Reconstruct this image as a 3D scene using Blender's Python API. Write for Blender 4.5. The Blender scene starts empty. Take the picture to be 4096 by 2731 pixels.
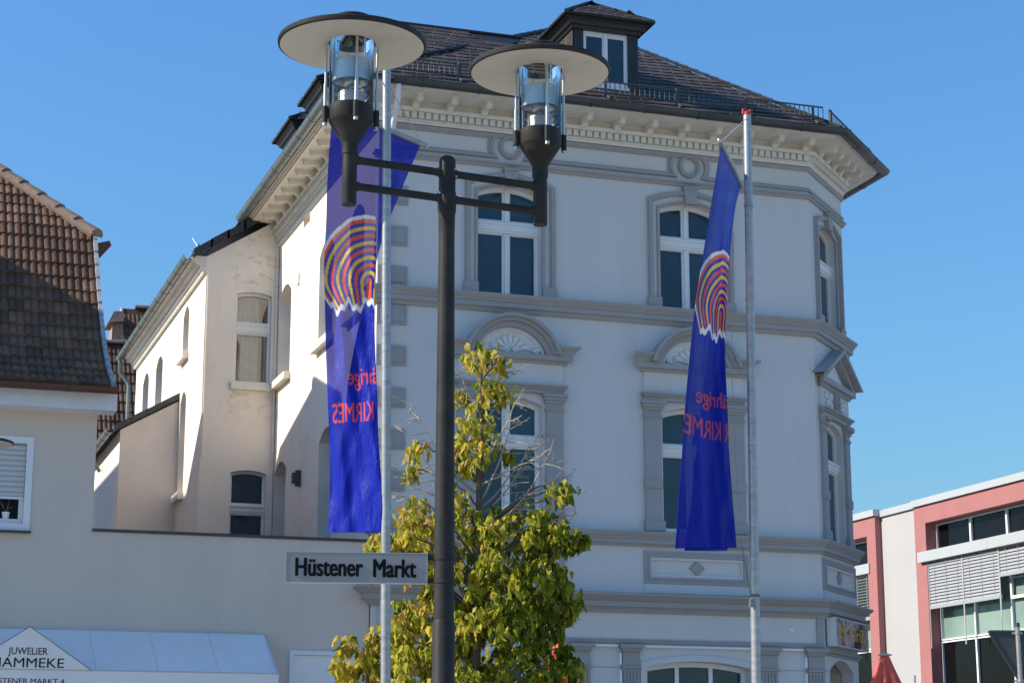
import bpy, bmesh, math, random
import numpy as np
from mathutils import Vector, Matrix
from mathutils.geometry import tessellate_polygon
random.seed(7)
R = math.radians
sc = bpy.context.scene
COL = sc.collection

# ---------------------------------------------------------------- camera, sky, sun
cam = bpy.data.cameras.new('camera'); camo = bpy.data.objects.new('camera', cam); COL.objects.link(camo)
cam.sensor_width = 36; cam.lens = 68.83; cam.clip_end = 2000; cam.clip_start = .1
camo.location = (0, 0, 1.65); camo.rotation_euler = (R(90 + 12.75), 0, R(-18.645))
sc.camera = camo
SUN_EL, SUN_BACK = R(33), R(9.5)            # height; how far behind the front facade's plane
S = Vector((-math.cos(SUN_EL) * math.cos(SUN_BACK), math.cos(SUN_EL) * math.sin(SUN_BACK), math.sin(SUN_EL)))
world = bpy.data.worlds.new('World'); sc.world = world; world.use_nodes = True
wn = world.node_tree; bg = wn.nodes['Background']
sky = wn.nodes.new('ShaderNodeTexSky'); sky.sky_type = 'NISHITA'; sky.sun_disc = False
sky.sun_elevation = SUN_EL; sky.sun_rotation = math.atan2(S.x, S.y)
sky.altitude = 300; sky.air_density = 2.0; sky.dust_density = .5; sky.ozone_density = 6
tn = wn.nodes.new('ShaderNodeMix'); tn.data_type = 'RGBA'; tn.blend_type = 'MULTIPLY'; tn.inputs[0].default_value = 1; tn.inputs[7].default_value = (.485, .765, 1.13, 1)   # the camera's deep blue rendering of a clear sky
wn.links.new(sky.outputs[0], tn.inputs[6]); wn.links.new(tn.outputs[2], bg.inputs[0]); bg.inputs[1].default_value = .125
sl = bpy.data.lights.new('sun', 'SUN'); slo = bpy.data.objects.new('sun', sl); COL.objects.link(slo)
sl.energy = 4.9; sl.angle = R(.53); sl.color = (1, .93, .82)
slo.rotation_euler = (-S).to_track_quat('-Z', 'Y').to_euler(); slo.location = (-20, 5, 30)
vs = sc.view_settings; vs.view_transform = 'Standard'; vs.look = 'None'; vs.gamma = 1; vs.exposure = 0.38; vs.use_curve_mapping = False

# ---------------------------------------------------------------- helpers
class Fr:
    """A wall's own frame: u along the wall, o outwards, z up."""
    def __init__(s, O, U, N): s.O = Vector(O); s.U = Vector(U).normalized(); s.N = Vector(N).normalized()
    def p(s, u, o, z): return s.O + s.U * u + s.N * o + Vector((0, 0, z))
WORLD = Fr((0, 0, 0), (1, 0, 0), (0, -1, 0))

class MB:
    def __init__(s): s.v = []; s.f = []; s.att = None
    def add(s, vs, fs):
        b = len(s.v); s.v += [tuple(v) for v in vs]; s.f += [tuple(i + b for i in f) for f in fs]; return s
    def box(s, x0, x1, y0, y1, z0, z1):
        v = [(x, y, z) for z in (z0, z1) for y in (y0, y1) for x in (x0, x1)]
        return s.add(v, [(0, 2, 3, 1), (4, 5, 7, 6), (0, 1, 5, 4), (2, 6, 7, 3), (0, 4, 6, 2), (1, 3, 7, 5)])
    def fbox(s, fr, u0, u1, o0, o1, z0, z1):
        v = [fr.p(u, o, z) for z in (z0, z1) for o in (o0, o1) for u in (u0, u1)]
        return s.add(v, [(0, 2, 3, 1), (4, 5, 7, 6), (0, 1, 5, 4), (2, 6, 7, 3), (0, 4, 6, 2), (1, 3, 7, 5)])
    def poly(s, fr, loops, o0, o1, back=False):
        """Flat shape (outer loop, then holes) standing in a wall frame, its face at o1, its edges running back to o0."""
        flat = [p for l in loops for p in l]
        tris = tessellate_polygon([[Vector((u, z, 0)) for u, z in l] for l in loops])
        s.add([fr.p(u, o1, z) for u, z in flat], tris)
        if back: s.add([fr.p(u, o0, z) for u, z in flat], [t[::-1] for t in tris])
        if o0 != o1:
            for l in loops:
                n = len(l)
                s.add([fr.p(u, o1, z) for u, z in l] + [fr.p(u, o0, z) for u, z in l], [(i, (i + 1) % n, n + (i + 1) % n, n + i) for i in range(n)])
        return s
    def tube(s, pts, r, n=8, cap=True):
        pts = [Vector(p) for p in pts]; m = len(pts); rs = r if isinstance(r, (list, tuple)) else [r] * m
        vs = []; ref = None
        for i, p in enumerate(pts):
            d = (pts[min(i + 1, m - 1)] - pts[max(i - 1, 0)]).normalized()
            if ref is None:
                ref = d.orthogonal().normalized()
            a = (ref - d * ref.dot(d)); a = a.normalized() if a.length > 1e-6 else d.orthogonal().normalized(); ref = a
            b = d.cross(a)
            vs += [p + (a * math.cos(2 * math.pi * j / n) + b * math.sin(2 * math.pi * j / n)) * rs[i] for j in range(n)]
        fs = [(i * n + j, i * n + (j + 1) % n, (i + 1) * n + (j + 1) % n, (i + 1) * n + j) for i in range(m - 1) for j in range(n)]
        if cap: fs += [tuple(range(n))[::-1], tuple((m - 1) * n + j for j in range(n))]
        return s.add(vs, fs)
    def lathe(s, prof, c=(0, 0, 0), n=32, close=False):
        vs = [(c[0] + r * math.cos(2 * math.pi * j / n), c[1] + r * math.sin(2 * math.pi * j / n), c[2] + z) for r, z in prof for j in range(n)]
        m = len(prof)
        fs = [(i * n + j, i * n + (j + 1) % n, ((i + 1) % m) * n + (j + 1) % n, ((i + 1) % m) * n + j) for i in range(m if close else m - 1) for j in range(n)]
        return s.add(vs, fs)
    def sweep(s, path, prof, caps=True):
        """Moulding: closed profile of (out, z) carried along a plan path, mitred at the corners; outside is on the path's right."""
        P = [Vector(p) for p in path]; m = len(P); k = len(prof); vs = []
        ns = []
        for i in range(m - 1):
            d = (P[i + 1] - P[i]).normalized(); ns.append(Vector((d.y, -d.x)))
        for i in range(m):
            if i == 0: n = ns[0]
            elif i == m - 1: n = ns[-1]
            else: n = (ns[i - 1] + ns[i]) / (1 + ns[i - 1].dot(ns[i]))
            vs += [(P[i].x + n.x * o, P[i].y + n.y * o, z) for o, z in prof]
        fs = [(i * k + j, i * k + (j + 1) % k, (i + 1) * k + (j + 1) % k, (i + 1) * k + j) for i in range(m - 1) for j in range(k)]
        if caps:
            for t in tessellate_polygon([[Vector((o, z, 0)) for o, z in prof]]):
                fs.append(tuple(t)); fs.append(tuple((m - 1) * k + i for i in t[::-1]))
        return s.add(vs, fs)
    def mesh(s, name, smooth=None, recalc=True):
        me = bpy.data.meshes.new(name); me.from_pydata(s.v, [], s.f)
        if recalc:
            bm = bmesh.new(); bm.from_mesh(me); bmesh.ops.recalc_face_normals(bm, faces=bm.faces); bm.to_mesh(me); bm.free()
        if smooth is not None:
            me.polygons.foreach_set('use_smooth', [True] * len(me.polygons)); me.set_sharp_from_angle(angle=R(smooth))
        return me
    def build(s, name, mat, parent=None, smooth=None, recalc=True):
        return link(name, s.mesh(name, smooth, recalc), mat, parent)

def link(name, me, mat, parent=None, mw=None):
    o = bpy.data.objects.new(name, me); COL.objects.link(o)
    if mat is not None and me is not None and len(me.materials) == 0: me.materials.append(mat)
    if parent is not None:
        o.parent = parent
        o.matrix_parent_inverse = INV.get(parent.name, Matrix.Identity(4))
    if mw is not None: o.matrix_basis = mw
    return o
INV = {}
def tag(o, label, cat, group=None, kind=None):
    o['label'] = label
    o['category'] = cat
    if group: o['group'] = group
    if kind: o['kind'] = kind
    return o
def thing(name, label, cat, loc=(0, 0, 0), group=None):
    o = bpy.data.objects.new(name, None); COL.objects.link(o); o.location = loc; o.empty_display_size = .3
    INV[o.name] = Matrix.Translation(-Vector(loc))
    return tag(o, label, cat, group)
def copy_tree(o, parent=None):
    c = o.copy(); COL.objects.link(c)
    if parent is not None: c.parent = parent
    for ch in o.children: copy_tree(ch, c)
    return c

def arch(uc, hw, zb, zs, rise, n=10):
    """Opening outline with a segmental head."""
    pts = [(uc - hw, zb), (uc + hw, zb)]
    for i in range(n + 1):
        t = 1 - 2 * i / n
        pts.append((uc + hw * t, zs + rise * (1 - t * t)))
    return pts
def arch_band(uc, ho, zo, ro, hi, zi, ri, zb, n=12):
    a = [(uc - ho, zb)] + [(uc - ho + 2 * ho * i / n, zo + ro * (1 - (1 - 2 * i / n) ** 2)) for i in range(n + 1)] + [(uc + ho, zb)]
    b = [(uc + hi, zb)] + [(uc + hi - 2 * hi * i / n, zi + ri * (1 - (1 - 2 * i / n) ** 2)) for i in range(n + 1)] + [(uc - hi, zb)]
    return a + b
def arcpts(c, r, a0, a1, n): return [(c[0] + r * math.cos(a0 + (a1 - a0) * i / n), c[1] + r * math.sin(a0 + (a1 - a0) * i / n)) for i in range(n + 1)]

# ---------------------------------------------------------------- materials
def newmat(name):
    m = bpy.data.materials.new(name); m.use_nodes = True
    nt = m.node_tree; return m, nt, nt.nodes['Principled BSDF']
def N(nt, t, **kw):
    n = nt.nodes.new(t)
    for k_, v in kw.items(): setattr(n, k_, v)
    return n
def rgb(c): return (c[0], c[1], c[2], 1)
def mat(name, col, rough=.6, metal=0, var=.12, scale=3.0, bump=.0, bscale=60, stretch=1, dirt=None, dirtamt=.35, rnd=0, spec=.5, coat=0):
    """Base colour broken up by two noises, an optional stain colour, an optional per-piece tint and fine relief."""
    m, nt, b = newmat(name); L = nt.links.new
    tc = N(nt, 'ShaderNodeTexCoord'); mp = N(nt, 'ShaderNodeMapping'); mp.inputs['Scale'].default_value = (1, 1, 1 / stretch)
    L(tc.outputs['Object'], mp.inputs[0])
    n1 = N(nt, 'ShaderNodeTexNoise'); n1.inputs['Scale'].default_value = scale; n1.inputs['Detail'].default_value = 6; n1.inputs['Roughness'].default_value = .62
    L(mp.outputs[0], n1.inputs['Vector'])
    mr = N(nt, 'ShaderNodeMapRange'); mr.inputs[1].default_value = .3; mr.inputs[2].default_value = .7; mr.inputs[3].default_value = 1 - var; mr.inputs[4].default_value = 1 + var
    L(n1.outputs['Fac'], mr.inputs[0])
    val = mr.outputs[0]
    if rnd:
        oi = N(nt, 'ShaderNodeObjectInfo'); at = N(nt, 'ShaderNodeAttribute', attribute_name='tint')
        ad = N(nt, 'ShaderNodeMath', operation='ADD'); L(oi.outputs['Random'], ad.inputs[0]); L(at.outputs['Fac'], ad.inputs[1])
        fr_ = N(nt, 'ShaderNodeMath', operation='FRACT'); L(ad.outputs[0], fr_.inputs[0])
        m2 = N(nt, 'ShaderNodeMapRange'); m2.inputs[3].default_value = 1 - rnd; m2.inputs[4].default_value = 1 + rnd; L(fr_.outputs[0], m2.inputs[0])
        mu = N(nt, 'ShaderNodeMath', operation='MULTIPLY'); L(val, mu.inputs[0]); L(m2.outputs[0], mu.inputs[1]); val = mu.outputs[0]
    vm = N(nt, 'ShaderNodeVectorMath', operation='SCALE'); vm.inputs[0].default_value = col[:3]; L(val, vm.inputs['Scale'])
    out = vm.outputs[0]
    if dirt:
        n2 = N(nt, 'ShaderNodeTexNoise'); n2.inputs['Scale'].default_value = scale * .45; n2.inputs['Detail'].default_value = 8; n2.inputs['Roughness'].default_value = .7
        L(mp.outputs[0], n2.inputs['Vector'])
        r2 = N(nt, 'ShaderNodeMapRange'); r2.inputs[1].default_value = .52; r2.inputs[2].default_value = .75; r2.inputs[3].default_value = 0; r2.inputs[4].default_value = dirtamt
        L(n2.outputs['Fac'], r2.inputs[0])
        mx = N(nt, 'ShaderNodeMix', data_type='RGBA'); L(r2.outputs[0], mx.inputs[0]); L(out, mx.inputs[6]); mx.inputs[7].default_value = rgb(dirt); out = mx.outputs[2]
    L(out, b.inputs['Base Color'])
    b.inputs['Roughness'].default_value = rough; b.inputs['Metallic'].default_value = metal; b.inputs['Specular IOR Level'].default_value = spec
    if coat: b.inputs['Coat Weight'].default_value = coat
    if bump:
        n3 = N(nt, 'ShaderNodeTexNoise'); n3.inputs['Scale'].default_value = bscale; n3.inputs['Detail'].default_value = 4
        L(tc.outputs['Object'], n3.inputs['Vector'])
        bp = N(nt, 'ShaderNodeBump'); bp.inputs['Strength'].default_value = bump; bp.inputs['Distance'].default_value = .01
        L(n3.outputs['Fac'], bp.inputs['Height']); L(bp.outputs[0], b.inputs['Normal'])
    return m
def glassmat(name, tint, amount=.06, rough=.02):
    """Clear thin glass: mostly see-through, mirror by Fresnel."""
    m, nt, b = newmat(name); nt.nodes.remove(b); L = nt.links.new
    tr = N(nt, 'ShaderNodeBsdfTransparent'); tr.inputs[0].default_value = rgb(tint)
    gl = N(nt, 'ShaderNodeBsdfGlossy'); gl.inputs['Roughness'].default_value = rough
    fr_ = N(nt, 'ShaderNodeFresnel'); fr_.inputs[0].default_value = 1.5
    ad = N(nt, 'ShaderNodeMath', operation='ADD'); L(fr_.outputs[0], ad.inputs[0]); ad.inputs[1].default_value = amount
    mx = N(nt, 'ShaderNodeMixShader'); L(ad.outputs[0], mx.inputs[0]); L(tr.outputs[0], mx.inputs[1]); L(gl.outputs[0], mx.inputs[2])
    L(mx.outputs[0], nt.nodes['Material Output'].inputs[0]); return m

M = {}
M['wall'] = mat('white_facade_paint', (.63, .61, .585), .75, var=.035, scale=1.2, bump=.12, bscale=45, stretch=6, dirt=(.47, .455, .42), dirtamt=.3)
M['trim'] = mat('grey_trim_paint', (.35, .335, .325), .65, var=.06, scale=3, bump=.1, bscale=50, dirt=(.3, .29, .28), dirtamt=.25)
M['cream'] = mat('cream_cornice_paint', (.74, .70, .61), .7, var=.06, scale=4, bump=.1, bscale=50, dirt=(.42, .37, .28), dirtamt=.4)
M['wing'] = mat('aged_cream_render', (.84, .75, .64), .8, var=.05, scale=1.1, bump=.2, bscale=40, stretch=1.8, dirt=(.45, .36, .22), dirtamt=.35)
def stain(m_, lo, hi, col, thr, amt):
    """Brown damp stain confined to one patch of a wall (world coordinates), with a broken noise edge."""
    nt = m_.node_tree; L = nt.links.new; b = nt.nodes['Principled BSDF']; src = b.inputs['Base Color'].links[0].from_socket
    tc = N(nt, 'ShaderNodeTexCoord'); mp = N(nt, 'ShaderNodeMapping'); mp.inputs['Scale'].default_value = (1, 1, 1.6); L(tc.outputs['Object'], mp.inputs[0])
    n1 = N(nt, 'ShaderNodeTexNoise'); n1.inputs['Scale'].default_value = 3.6; n1.inputs['Detail'].default_value = 10; n1.inputs['Roughness'].default_value = .7; n1.inputs['Distortion'].default_value = .8; L(mp.outputs[0], n1.inputs['Vector'])
    mr = N(nt, 'ShaderNodeMapRange'); mr.inputs[1].default_value = thr; mr.inputs[2].default_value = thr + .16; mr.inputs[4].default_value = amt; L(n1.outputs['Fac'], mr.inputs[0]); val = mr.outputs[0]
    sx = N(nt, 'ShaderNodeSeparateXYZ'); L(tc.outputs['Object'], sx.inputs[0])
    for i in range(3):
        for e0, e1 in ((lo[i], lo[i] + .25), (hi[i], hi[i] - .25)):
            q = N(nt, 'ShaderNodeMapRange'); q.inputs[1].default_value = e0; q.inputs[2].default_value = e1; L(sx.outputs[i], q.inputs[0])
            mu = N(nt, 'ShaderNodeMath', operation='MULTIPLY'); L(val, mu.inputs[0]); L(q.outputs[0], mu.inputs[1]); val = mu.outputs[0]
    mx = N(nt, 'ShaderNodeMix', data_type='RGBA'); L(val, mx.inputs[0]); L(src, mx.inputs[6]); mx.inputs[7].default_value = rgb(col); L(mx.outputs[2], b.inputs['Base Color'])
stain(M['wing'], (6.7, 37.4, 11.25), (8.6, 38.4, 12.9), (.42, .34, .23), .50, .5)
stain(M['wing'], (6.6, 37.4, 8.6), (8.3, 38.4, 9.5), (.46, .36, .22), .50, .5)
stain(M['wing'], (7.3, 36.3, 11.0), (8.2, 38.0, 12.5), (.50, .38, .22), .5, .45)
M['leftwall'] = mat('grey_white_render', (.66, .565, .475), .8, var=.05, scale=.9, bump=.18, bscale=70, stretch=4, dirt=(.42, .37, .30), dirtamt=.4)
M['frame'] = mat('white_window_frame', (.78, .78, .77), .4, var=.03, dirt=(.5, .48, .42), dirtamt=.15)
M['pane'] = mat('dark_window_glass', (.02, .052, .075), .03, var=.3, scale=.7, spec=.55)
M['pane2'] = mat('black_office_glass', (.006, .006, .007), .05, var=.3, scale=.8, spec=.12)
M['panegreen'] = mat('green_spandrel_glass', (.22, .31, .265), .15, var=.2, scale=.5, spec=.5)
M['clear'] = glassmat('clear_lamp_glass', (.97, .975, .97), .0)
M['winclear'] = glassmat('clear_window_glass', (.8, .84, .84), .12)
M['reflection_sheet'] = mat('pale_reflection_sheet', (.55, .54, .5), .9, var=.15, scale=4)
M['room'] = mat('dark_room', (.03, .03, .03), .9)
M['slate'] = mat('weathered_slate', (.075, .059, .048), .55, var=.35, scale=9, bump=.3, bscale=30, rnd=.4, dirt=(.19, .13, .08), dirtamt=.4, spec=.2)
M['slatedark'] = mat('dark_slate_cladding', (.016, .017, .018), .5, var=.2, scale=6, bump=.2, bscale=30, rnd=.2)
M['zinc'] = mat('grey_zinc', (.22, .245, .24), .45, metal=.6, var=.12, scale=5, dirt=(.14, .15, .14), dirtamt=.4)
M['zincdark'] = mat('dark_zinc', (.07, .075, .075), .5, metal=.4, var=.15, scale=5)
M['lead'] = mat('black_lead_flashing', (.03, .033, .036), .5, var=.25, scale=6, bump=.2, bscale=15)
M['galv'] = mat('galvanised_steel', (.38, .375, .36), .34, metal=.4, var=.22, scale=7, stretch=.35, dirt=(.27, .29, .31), dirtamt=.6)
M['chrome'] = mat('polished_steel', (.58, .55, .50), .3, metal=.8, var=.08)
M['brushed'] = mat('brushed_aluminium', (.55, .56, .55), .38, metal=.9, var=.1, scale=20)
M['blackpaint'] = mat('black_lamp_paint', (.034, .032, .029), .5, var=.25, scale=8, dirt=(.035, .033, .03), dirtamt=.3, spec=.14)
M['shade'] = mat('cream_lamp_underside', (.62, .58, .47), .55, var=.05, scale=6, dirt=(.28, .24, .17), dirtamt=.3)
M['tile'] = mat('brown_concrete_tile', (.15, .083, .05), .7, var=.3, scale=7, bump=.25, bscale=40, rnd=.35, dirt=(.05, .038, .03), dirtamt=.6, spec=.15)
M['ridgetile'] = mat('weathered_ridge_tile', (.20, .13, .09), .75, var=.25, scale=7, bump=.3, bscale=30, dirt=(.12, .12, .10), dirtamt=.6)
M['verge'] = mat('grey_verge_tile', (.36, .37, .38), .6, var=.15, scale=5)
M['gutbrown'] = mat('brown_copper_gutter', (.09, .035, .02), .45, var=.2)
M['whiteboard'] = mat('white_fascia_board', (.72, .72, .72), .6, var=.06, scale=3, dirt=(.5, .47, .42), dirtamt=.3)
M['awning'] = mat('pale_awning_cloth', (.82, .81, .78), .6, var=.04, scale=1.5, bump=.05, bscale=8, dirt=(.5, .5, .48), dirtamt=.2)
M['ink'] = mat('black_lettering', (.008, .008, .009), .6, var=.05, spec=.1)
M['signgrey'] = mat('grey_sign_face', (.27, .265, .255), .5, var=.03, scale=2)
M['red'] = mat('red_render', (.40, .16, .148), .8, var=.06, scale=1.5, bump=.1, bscale=50)
M['offwhite'] = mat('white_render', (.45, .435, .415), .8, var=.025, scale=1.2, bump=.1, bscale=50)
M['alu'] = mat('pale_aluminium_cladding', (.54, .55, .54), .4, metal=.2, var=.04, scale=2)
M['slat'] = mat('silver_blind_slat', (.44, .44, .435), .35, metal=.15, var=.05)
M['parasol'] = mat('coral_parasol_cloth', (.62, .10, .065), .75, var=.08, scale=6)
M['bark'] = mat('grey_brown_bark', (.13, .105, .075), .85, var=.35, scale=14, bump=.5, bscale=60)
M['twig'] = mat('pale_twig', (.40, .34, .26), .8, var=.25, scale=20)
M['brick'] = mat('pale_red_brickwork', (.38, .22, .15), .85, var=.35, scale=14, bump=.5, bscale=18)
M['rope'] = mat('grey_rope', (.42, .40, .36), .9)
M['redcap'] = mat('red_plastic', (.45, .03, .02), .5)
M['orange'] = mat('orange_plastic', (.75, .16, .03), .35)
M['paving'] = mat('grey_paving', (.36, .33, .285), .85, var=.15, scale=.6, bump=.2, bscale=20)
M['gold'] = mat('yellow_letters', (.62, .40, .08), .5)
M['signbox'] = mat('pale_sign_box', (.62, .62, .62), .4, var=.03)
M['signback'] = mat('dark_sign_back', (.045, .05, .05), .45, var=.12, scale=4)
M['white'] = mat('white_lacquer', (.78, .79, .80), .35, var=.02)
M['stucco'] = mat('white_stucco_relief', (.74, .74, .73), .7, var=.05, scale=8, dirt=(.5, .48, .44), dirtamt=.3)

# ---------------------------------------------------------------- ground and the buildings out of frame that shade the square
g = MB(); g.add([(-300, -300, 0), (300, -300, 0), (300, 300, 0), (-300, 300, 0)], [(0, 1, 2, 3)])
o = g.build('ground', M['paving'], recalc=False); tag(o, 'grey paved market square', 'ground', kind='structure')

nb = thing('neighbour_house', 'tall rendered house beyond the tiled house, left of the picture', 'building', (-9, 38, 0))
w = MB(); w.box(-14, -4.5, 31, 52, 0, 13.9); w.build('wall', M['leftwall'], nb)
w = MB(); w.add([(-14.6, 30.5, 13.9), (-4, 30.5, 14.2), (-4, 52.5, 14.2), (-14.6, 52.5, 13.9), (-9.3, 34, 15.4), (-9.3, 49, 15.4)], [(0, 1, 4), (1, 2, 5, 4), (2, 3, 5), (3, 0, 4, 5), (0, 3, 2, 1)])
w.build('roof', M['tile'], nb)

# ================================================================ the corner house
XL, XR, YF = 7.8, 15.69, 30.0
CL = 1.99
CXE, CYE = XR + CL * .70711, YF + CL * .70711
FRONT = Fr((0, YF, 0), (1, 0, 0), (0, -1, 0))
CHAM = Fr((XR, YF, 0), (1, 1, 0), (1, -1, 0))
LEFT = Fr((XL, 0, 0), (0, 1, 0), (-1, 0, 0))
house = thing('corner_house', 'white three storey corner house with grey mouldings, arched windows and slate roof', 'building', (12, 34, 0))
W2C = (10.083, 13.372)                     # window axes on the front
ARCH2 = dict(hw=.57, zb=9.60, zs=11.38, rise=.13)
ARCH1 = dict(hw=.575, zb=5.77, zs=7.76, rise=.13)
REC = .2

def wallsheet(fr, u0, u1, z0, z1, holes, rec=REC):
    m = MB(); m.poly(fr, [[(u0, z0), (u1, z0), (u1, z1), (u0, z1)]] + holes, 0, 0)
    for l in holes:
        n = len(l); m.add([fr.p(u, 0, z) for u, z in l] + [fr.p(u, -rec - .02, z) for u, z in l], [(i, (i + 1) % n, n + (i + 1) % n, n + i) for i in range(n)])
    return m

def window(parent, fr, uc, hw, zb, zs, rise, rec=REC, tr=None, mull=True, fb=.065, pm='pane', name='window', reflection_sheet=False):
    """A casement: frame with cut-out panes, transom moulding, centre post; panes and mouldings are its pieces."""
    za = lambda u: zs + rise * (1 - ((u - uc) / hw) ** 2)
    out = arch(uc, hw, zb, zs, rise, 12); holes = []
    ucuts = [(-hw + fb, -.07), (.07, hw - fb)] if mull else [(-hw + fb, hw - fb)]
    zc = [(zb + fb * 1.2, tr[0] - .05), (tr[1] + .04, None)] if tr else [(zb + fb * 1.2, None)]
    for a, b in ucuts:
        for c, d in zc:
            if d is not None: holes.append([(uc + a, c), (uc + b, c), (uc + b, d), (uc + a, d)])
            else: holes.append([(uc + a, c), (uc + b, c)] + [(uc + b + (a - b) * i / 6, za(uc + b + (a - b) * i / 6) - fb * 1.1) for i in range(7)])
    w = MB(); w.poly(fr, [out] + holes, -rec - .07, -rec)
    win = w.build(name, M['frame'], parent)
    for h in holes:
        p = MB(); p.poly(fr, [h], -rec - .045, -rec - .045); p.build('pane', M['winclear' if reflection_sheet else pm], win, recalc=False)
    if reflection_sheet:
        p = MB(); p.poly(fr, [[(uc - hw, zb), (uc + hw, zb), (uc + hw, zs + rise), (uc - hw, zs + rise)]], -rec - .6, -rec - .6); p.build('dark_interior', M['room'], win, recalc=False)
        p = MB(); nn = 24
        for a0, a1 in ((uc - hw * .72, uc + hw * .45),):
            vs = []
            for i in range(nn + 1):
                u = a0 + (a1 - a0) * i / nn; oo = -rec - .2 + .025 * math.sin(i * 1.9)
                vs += [fr.p(u, oo, zb), fr.p(u, oo, zs + rise)]
            p.add(vs, [(2 * i, 2 * i + 2, 2 * i + 3, 2 * i + 1) for i in range(nn)])
        p.build('reflection_sheet', M['reflection_sheet'], win, recalc=False)  # added pale pleated sheet, standing in for a bright reflection in the pane
    if tr:
        t = MB(); t.fbox(fr, uc - hw + .004, uc + hw - .004, -rec - .01, -rec + .05, tr[0] + .02, tr[1] - .01); t.fbox(fr, uc - hw + .002, uc + hw - .002, -rec - .01, -rec + .075, tr[1] - .045, tr[1] - .012)
        t.fbox(fr, uc - hw + .002, uc + hw - .002, -rec - .01, -rec + .03, tr[0] - .02, tr[0] + .03)
        t.build('transom', M['frame'], win)
    if mull:
        t = MB(); z1 = tr[0] - .03 if tr else zs
        t.fbox(fr, uc - .03, uc + .03, -rec - .01, -rec + .03, zb + .03, z1)
        if tr:
            t.fbox(fr, uc - .03, uc + .03, -rec - .01, -rec + .03, tr[1] + .0, zs + rise - .03)
            t.fbox(fr, uc - .045, uc + .045, -rec - .005, -rec + .042, z1 - .05, z1 - .01)
        t.build('mullion', M['frame'], win)
    t = MB(); t.fbox(fr, uc - hw + .003, uc + hw - .003, -rec - .02, -rec + .06, zb + .0, zb + .035); t.build('sill', M['frame'], win)
    return win

# walls
h_front = [arch(c, **ARCH2) for c in W2C] + [arch(c, **ARCH1) for c in W2C]
h_front.append(arch(13.372, .93, .4, 3.53, .10))
h_front.append(arch(10.083, .93, .4, 3.53, .10))
wallsheet(FRONT, XL, XR, 0, 12.75, h_front).build('wall', M['wall'], house)
h_ch = [arch(.995, .52, 9.60, 11.38, .13), arch(.995, .52, 5.77, 7.76, .13), arch(.995, .70, .05, 3.55, .20)]
wallsheet(CHAM, 0, CL, 0, 12.75, h_ch).build('wall', M['wall'], house)
LW2 = [(37.2, .56), (33.65, .56), (31.4, .5)]
h_l = [arch(y, hw, 9.46, 11.12, .22) for y, hw in LW2] + [arch(37.28, .55, 5.7, 7.6, .2), arch(33.4, .55, 5.7, 7.62, .2), arch(31.4, .5, 5.7, 7.6, .2)]
h_l.append([(35.12, 12.09), (35.68, 12.09), (35.68, 12.29), (35.12, 12.29)])
wallsheet(LEFT, YF, 40, 0, 12.75, h_l, rec=.28).build('wall', M['wing'], house)
w = MB(); w.add([(CXE, CYE, 0), (CXE, CYE, 12.75), (CXE, 36.5, 12.75), (CXE, 36.5, 0), (XL, 40, 0), (XL, 40, 12.75)], [(0, 1, 2, 3), (3, 2, 5, 4)]); w.build('wall', M['wall'], house, recalc=False)
v = MB(); v.fbox(LEFT, 35.1, 35.7, -.25, -.2, 12.07, 12.3); v.build('vent', M['room'], house)

# windows
for c in W2C:
    window(house, FRONT, c, ARCH2['hw'], ARCH2['zb'], ARCH2['zs'], ARCH2['rise'], tr=(10.73, 10.90))
    window(house, FRONT, c, ARCH1['hw'], ARCH1['zb'], ARCH1['zs'], ARCH1['rise'], tr=(7.10, 7.25))
window(house, CHAM, .995, .52, 9.60, 11.38, .13, rec=.13, fb=.045, tr=(10.73, 10.90), mull=False)
window(house, CHAM, .995, .52, 5.77, 7.76, .13, rec=.13, fb=.045, tr=(7.10, 7.25), mull=False)
for y, hw in LW2: window(house, LEFT, y, hw, 9.46, 11.12, .22, rec=.28, tr=(10.5, 10.68), mull=False)
for y in (37.28, 33.4, 31.4): window(house, LEFT, y, .55 if y > 32 else .5, 5.7, 7.6, .2, rec=.28, tr=(6.95, 7.1), mull=False)
for y, hw in LW2:
    s_ = MB(); s_.fbox(LEFT, y - hw - .1, min(y + hw + .1, 37.88), -.1, .13, 9.32, 9.458); s_.build('window_sill', M['cream'], house)
# small plate and lamp bracket on the sunlit side wall
p = MB(); p.fbox(LEFT, 35.9, 36.05, 0, .03, 11.05, 11.27); p.build('wall_plate', M['cream'], house)
p = MB(); p.fbox(LEFT, 35.38, 35.46, 0, .1, 7.05, 7.35); p.fbox(LEFT, 35.36, 35.48, .1, .16, 7.1, 7.3); p.build('wall_lamp', M['zincdark'], house)

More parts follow.
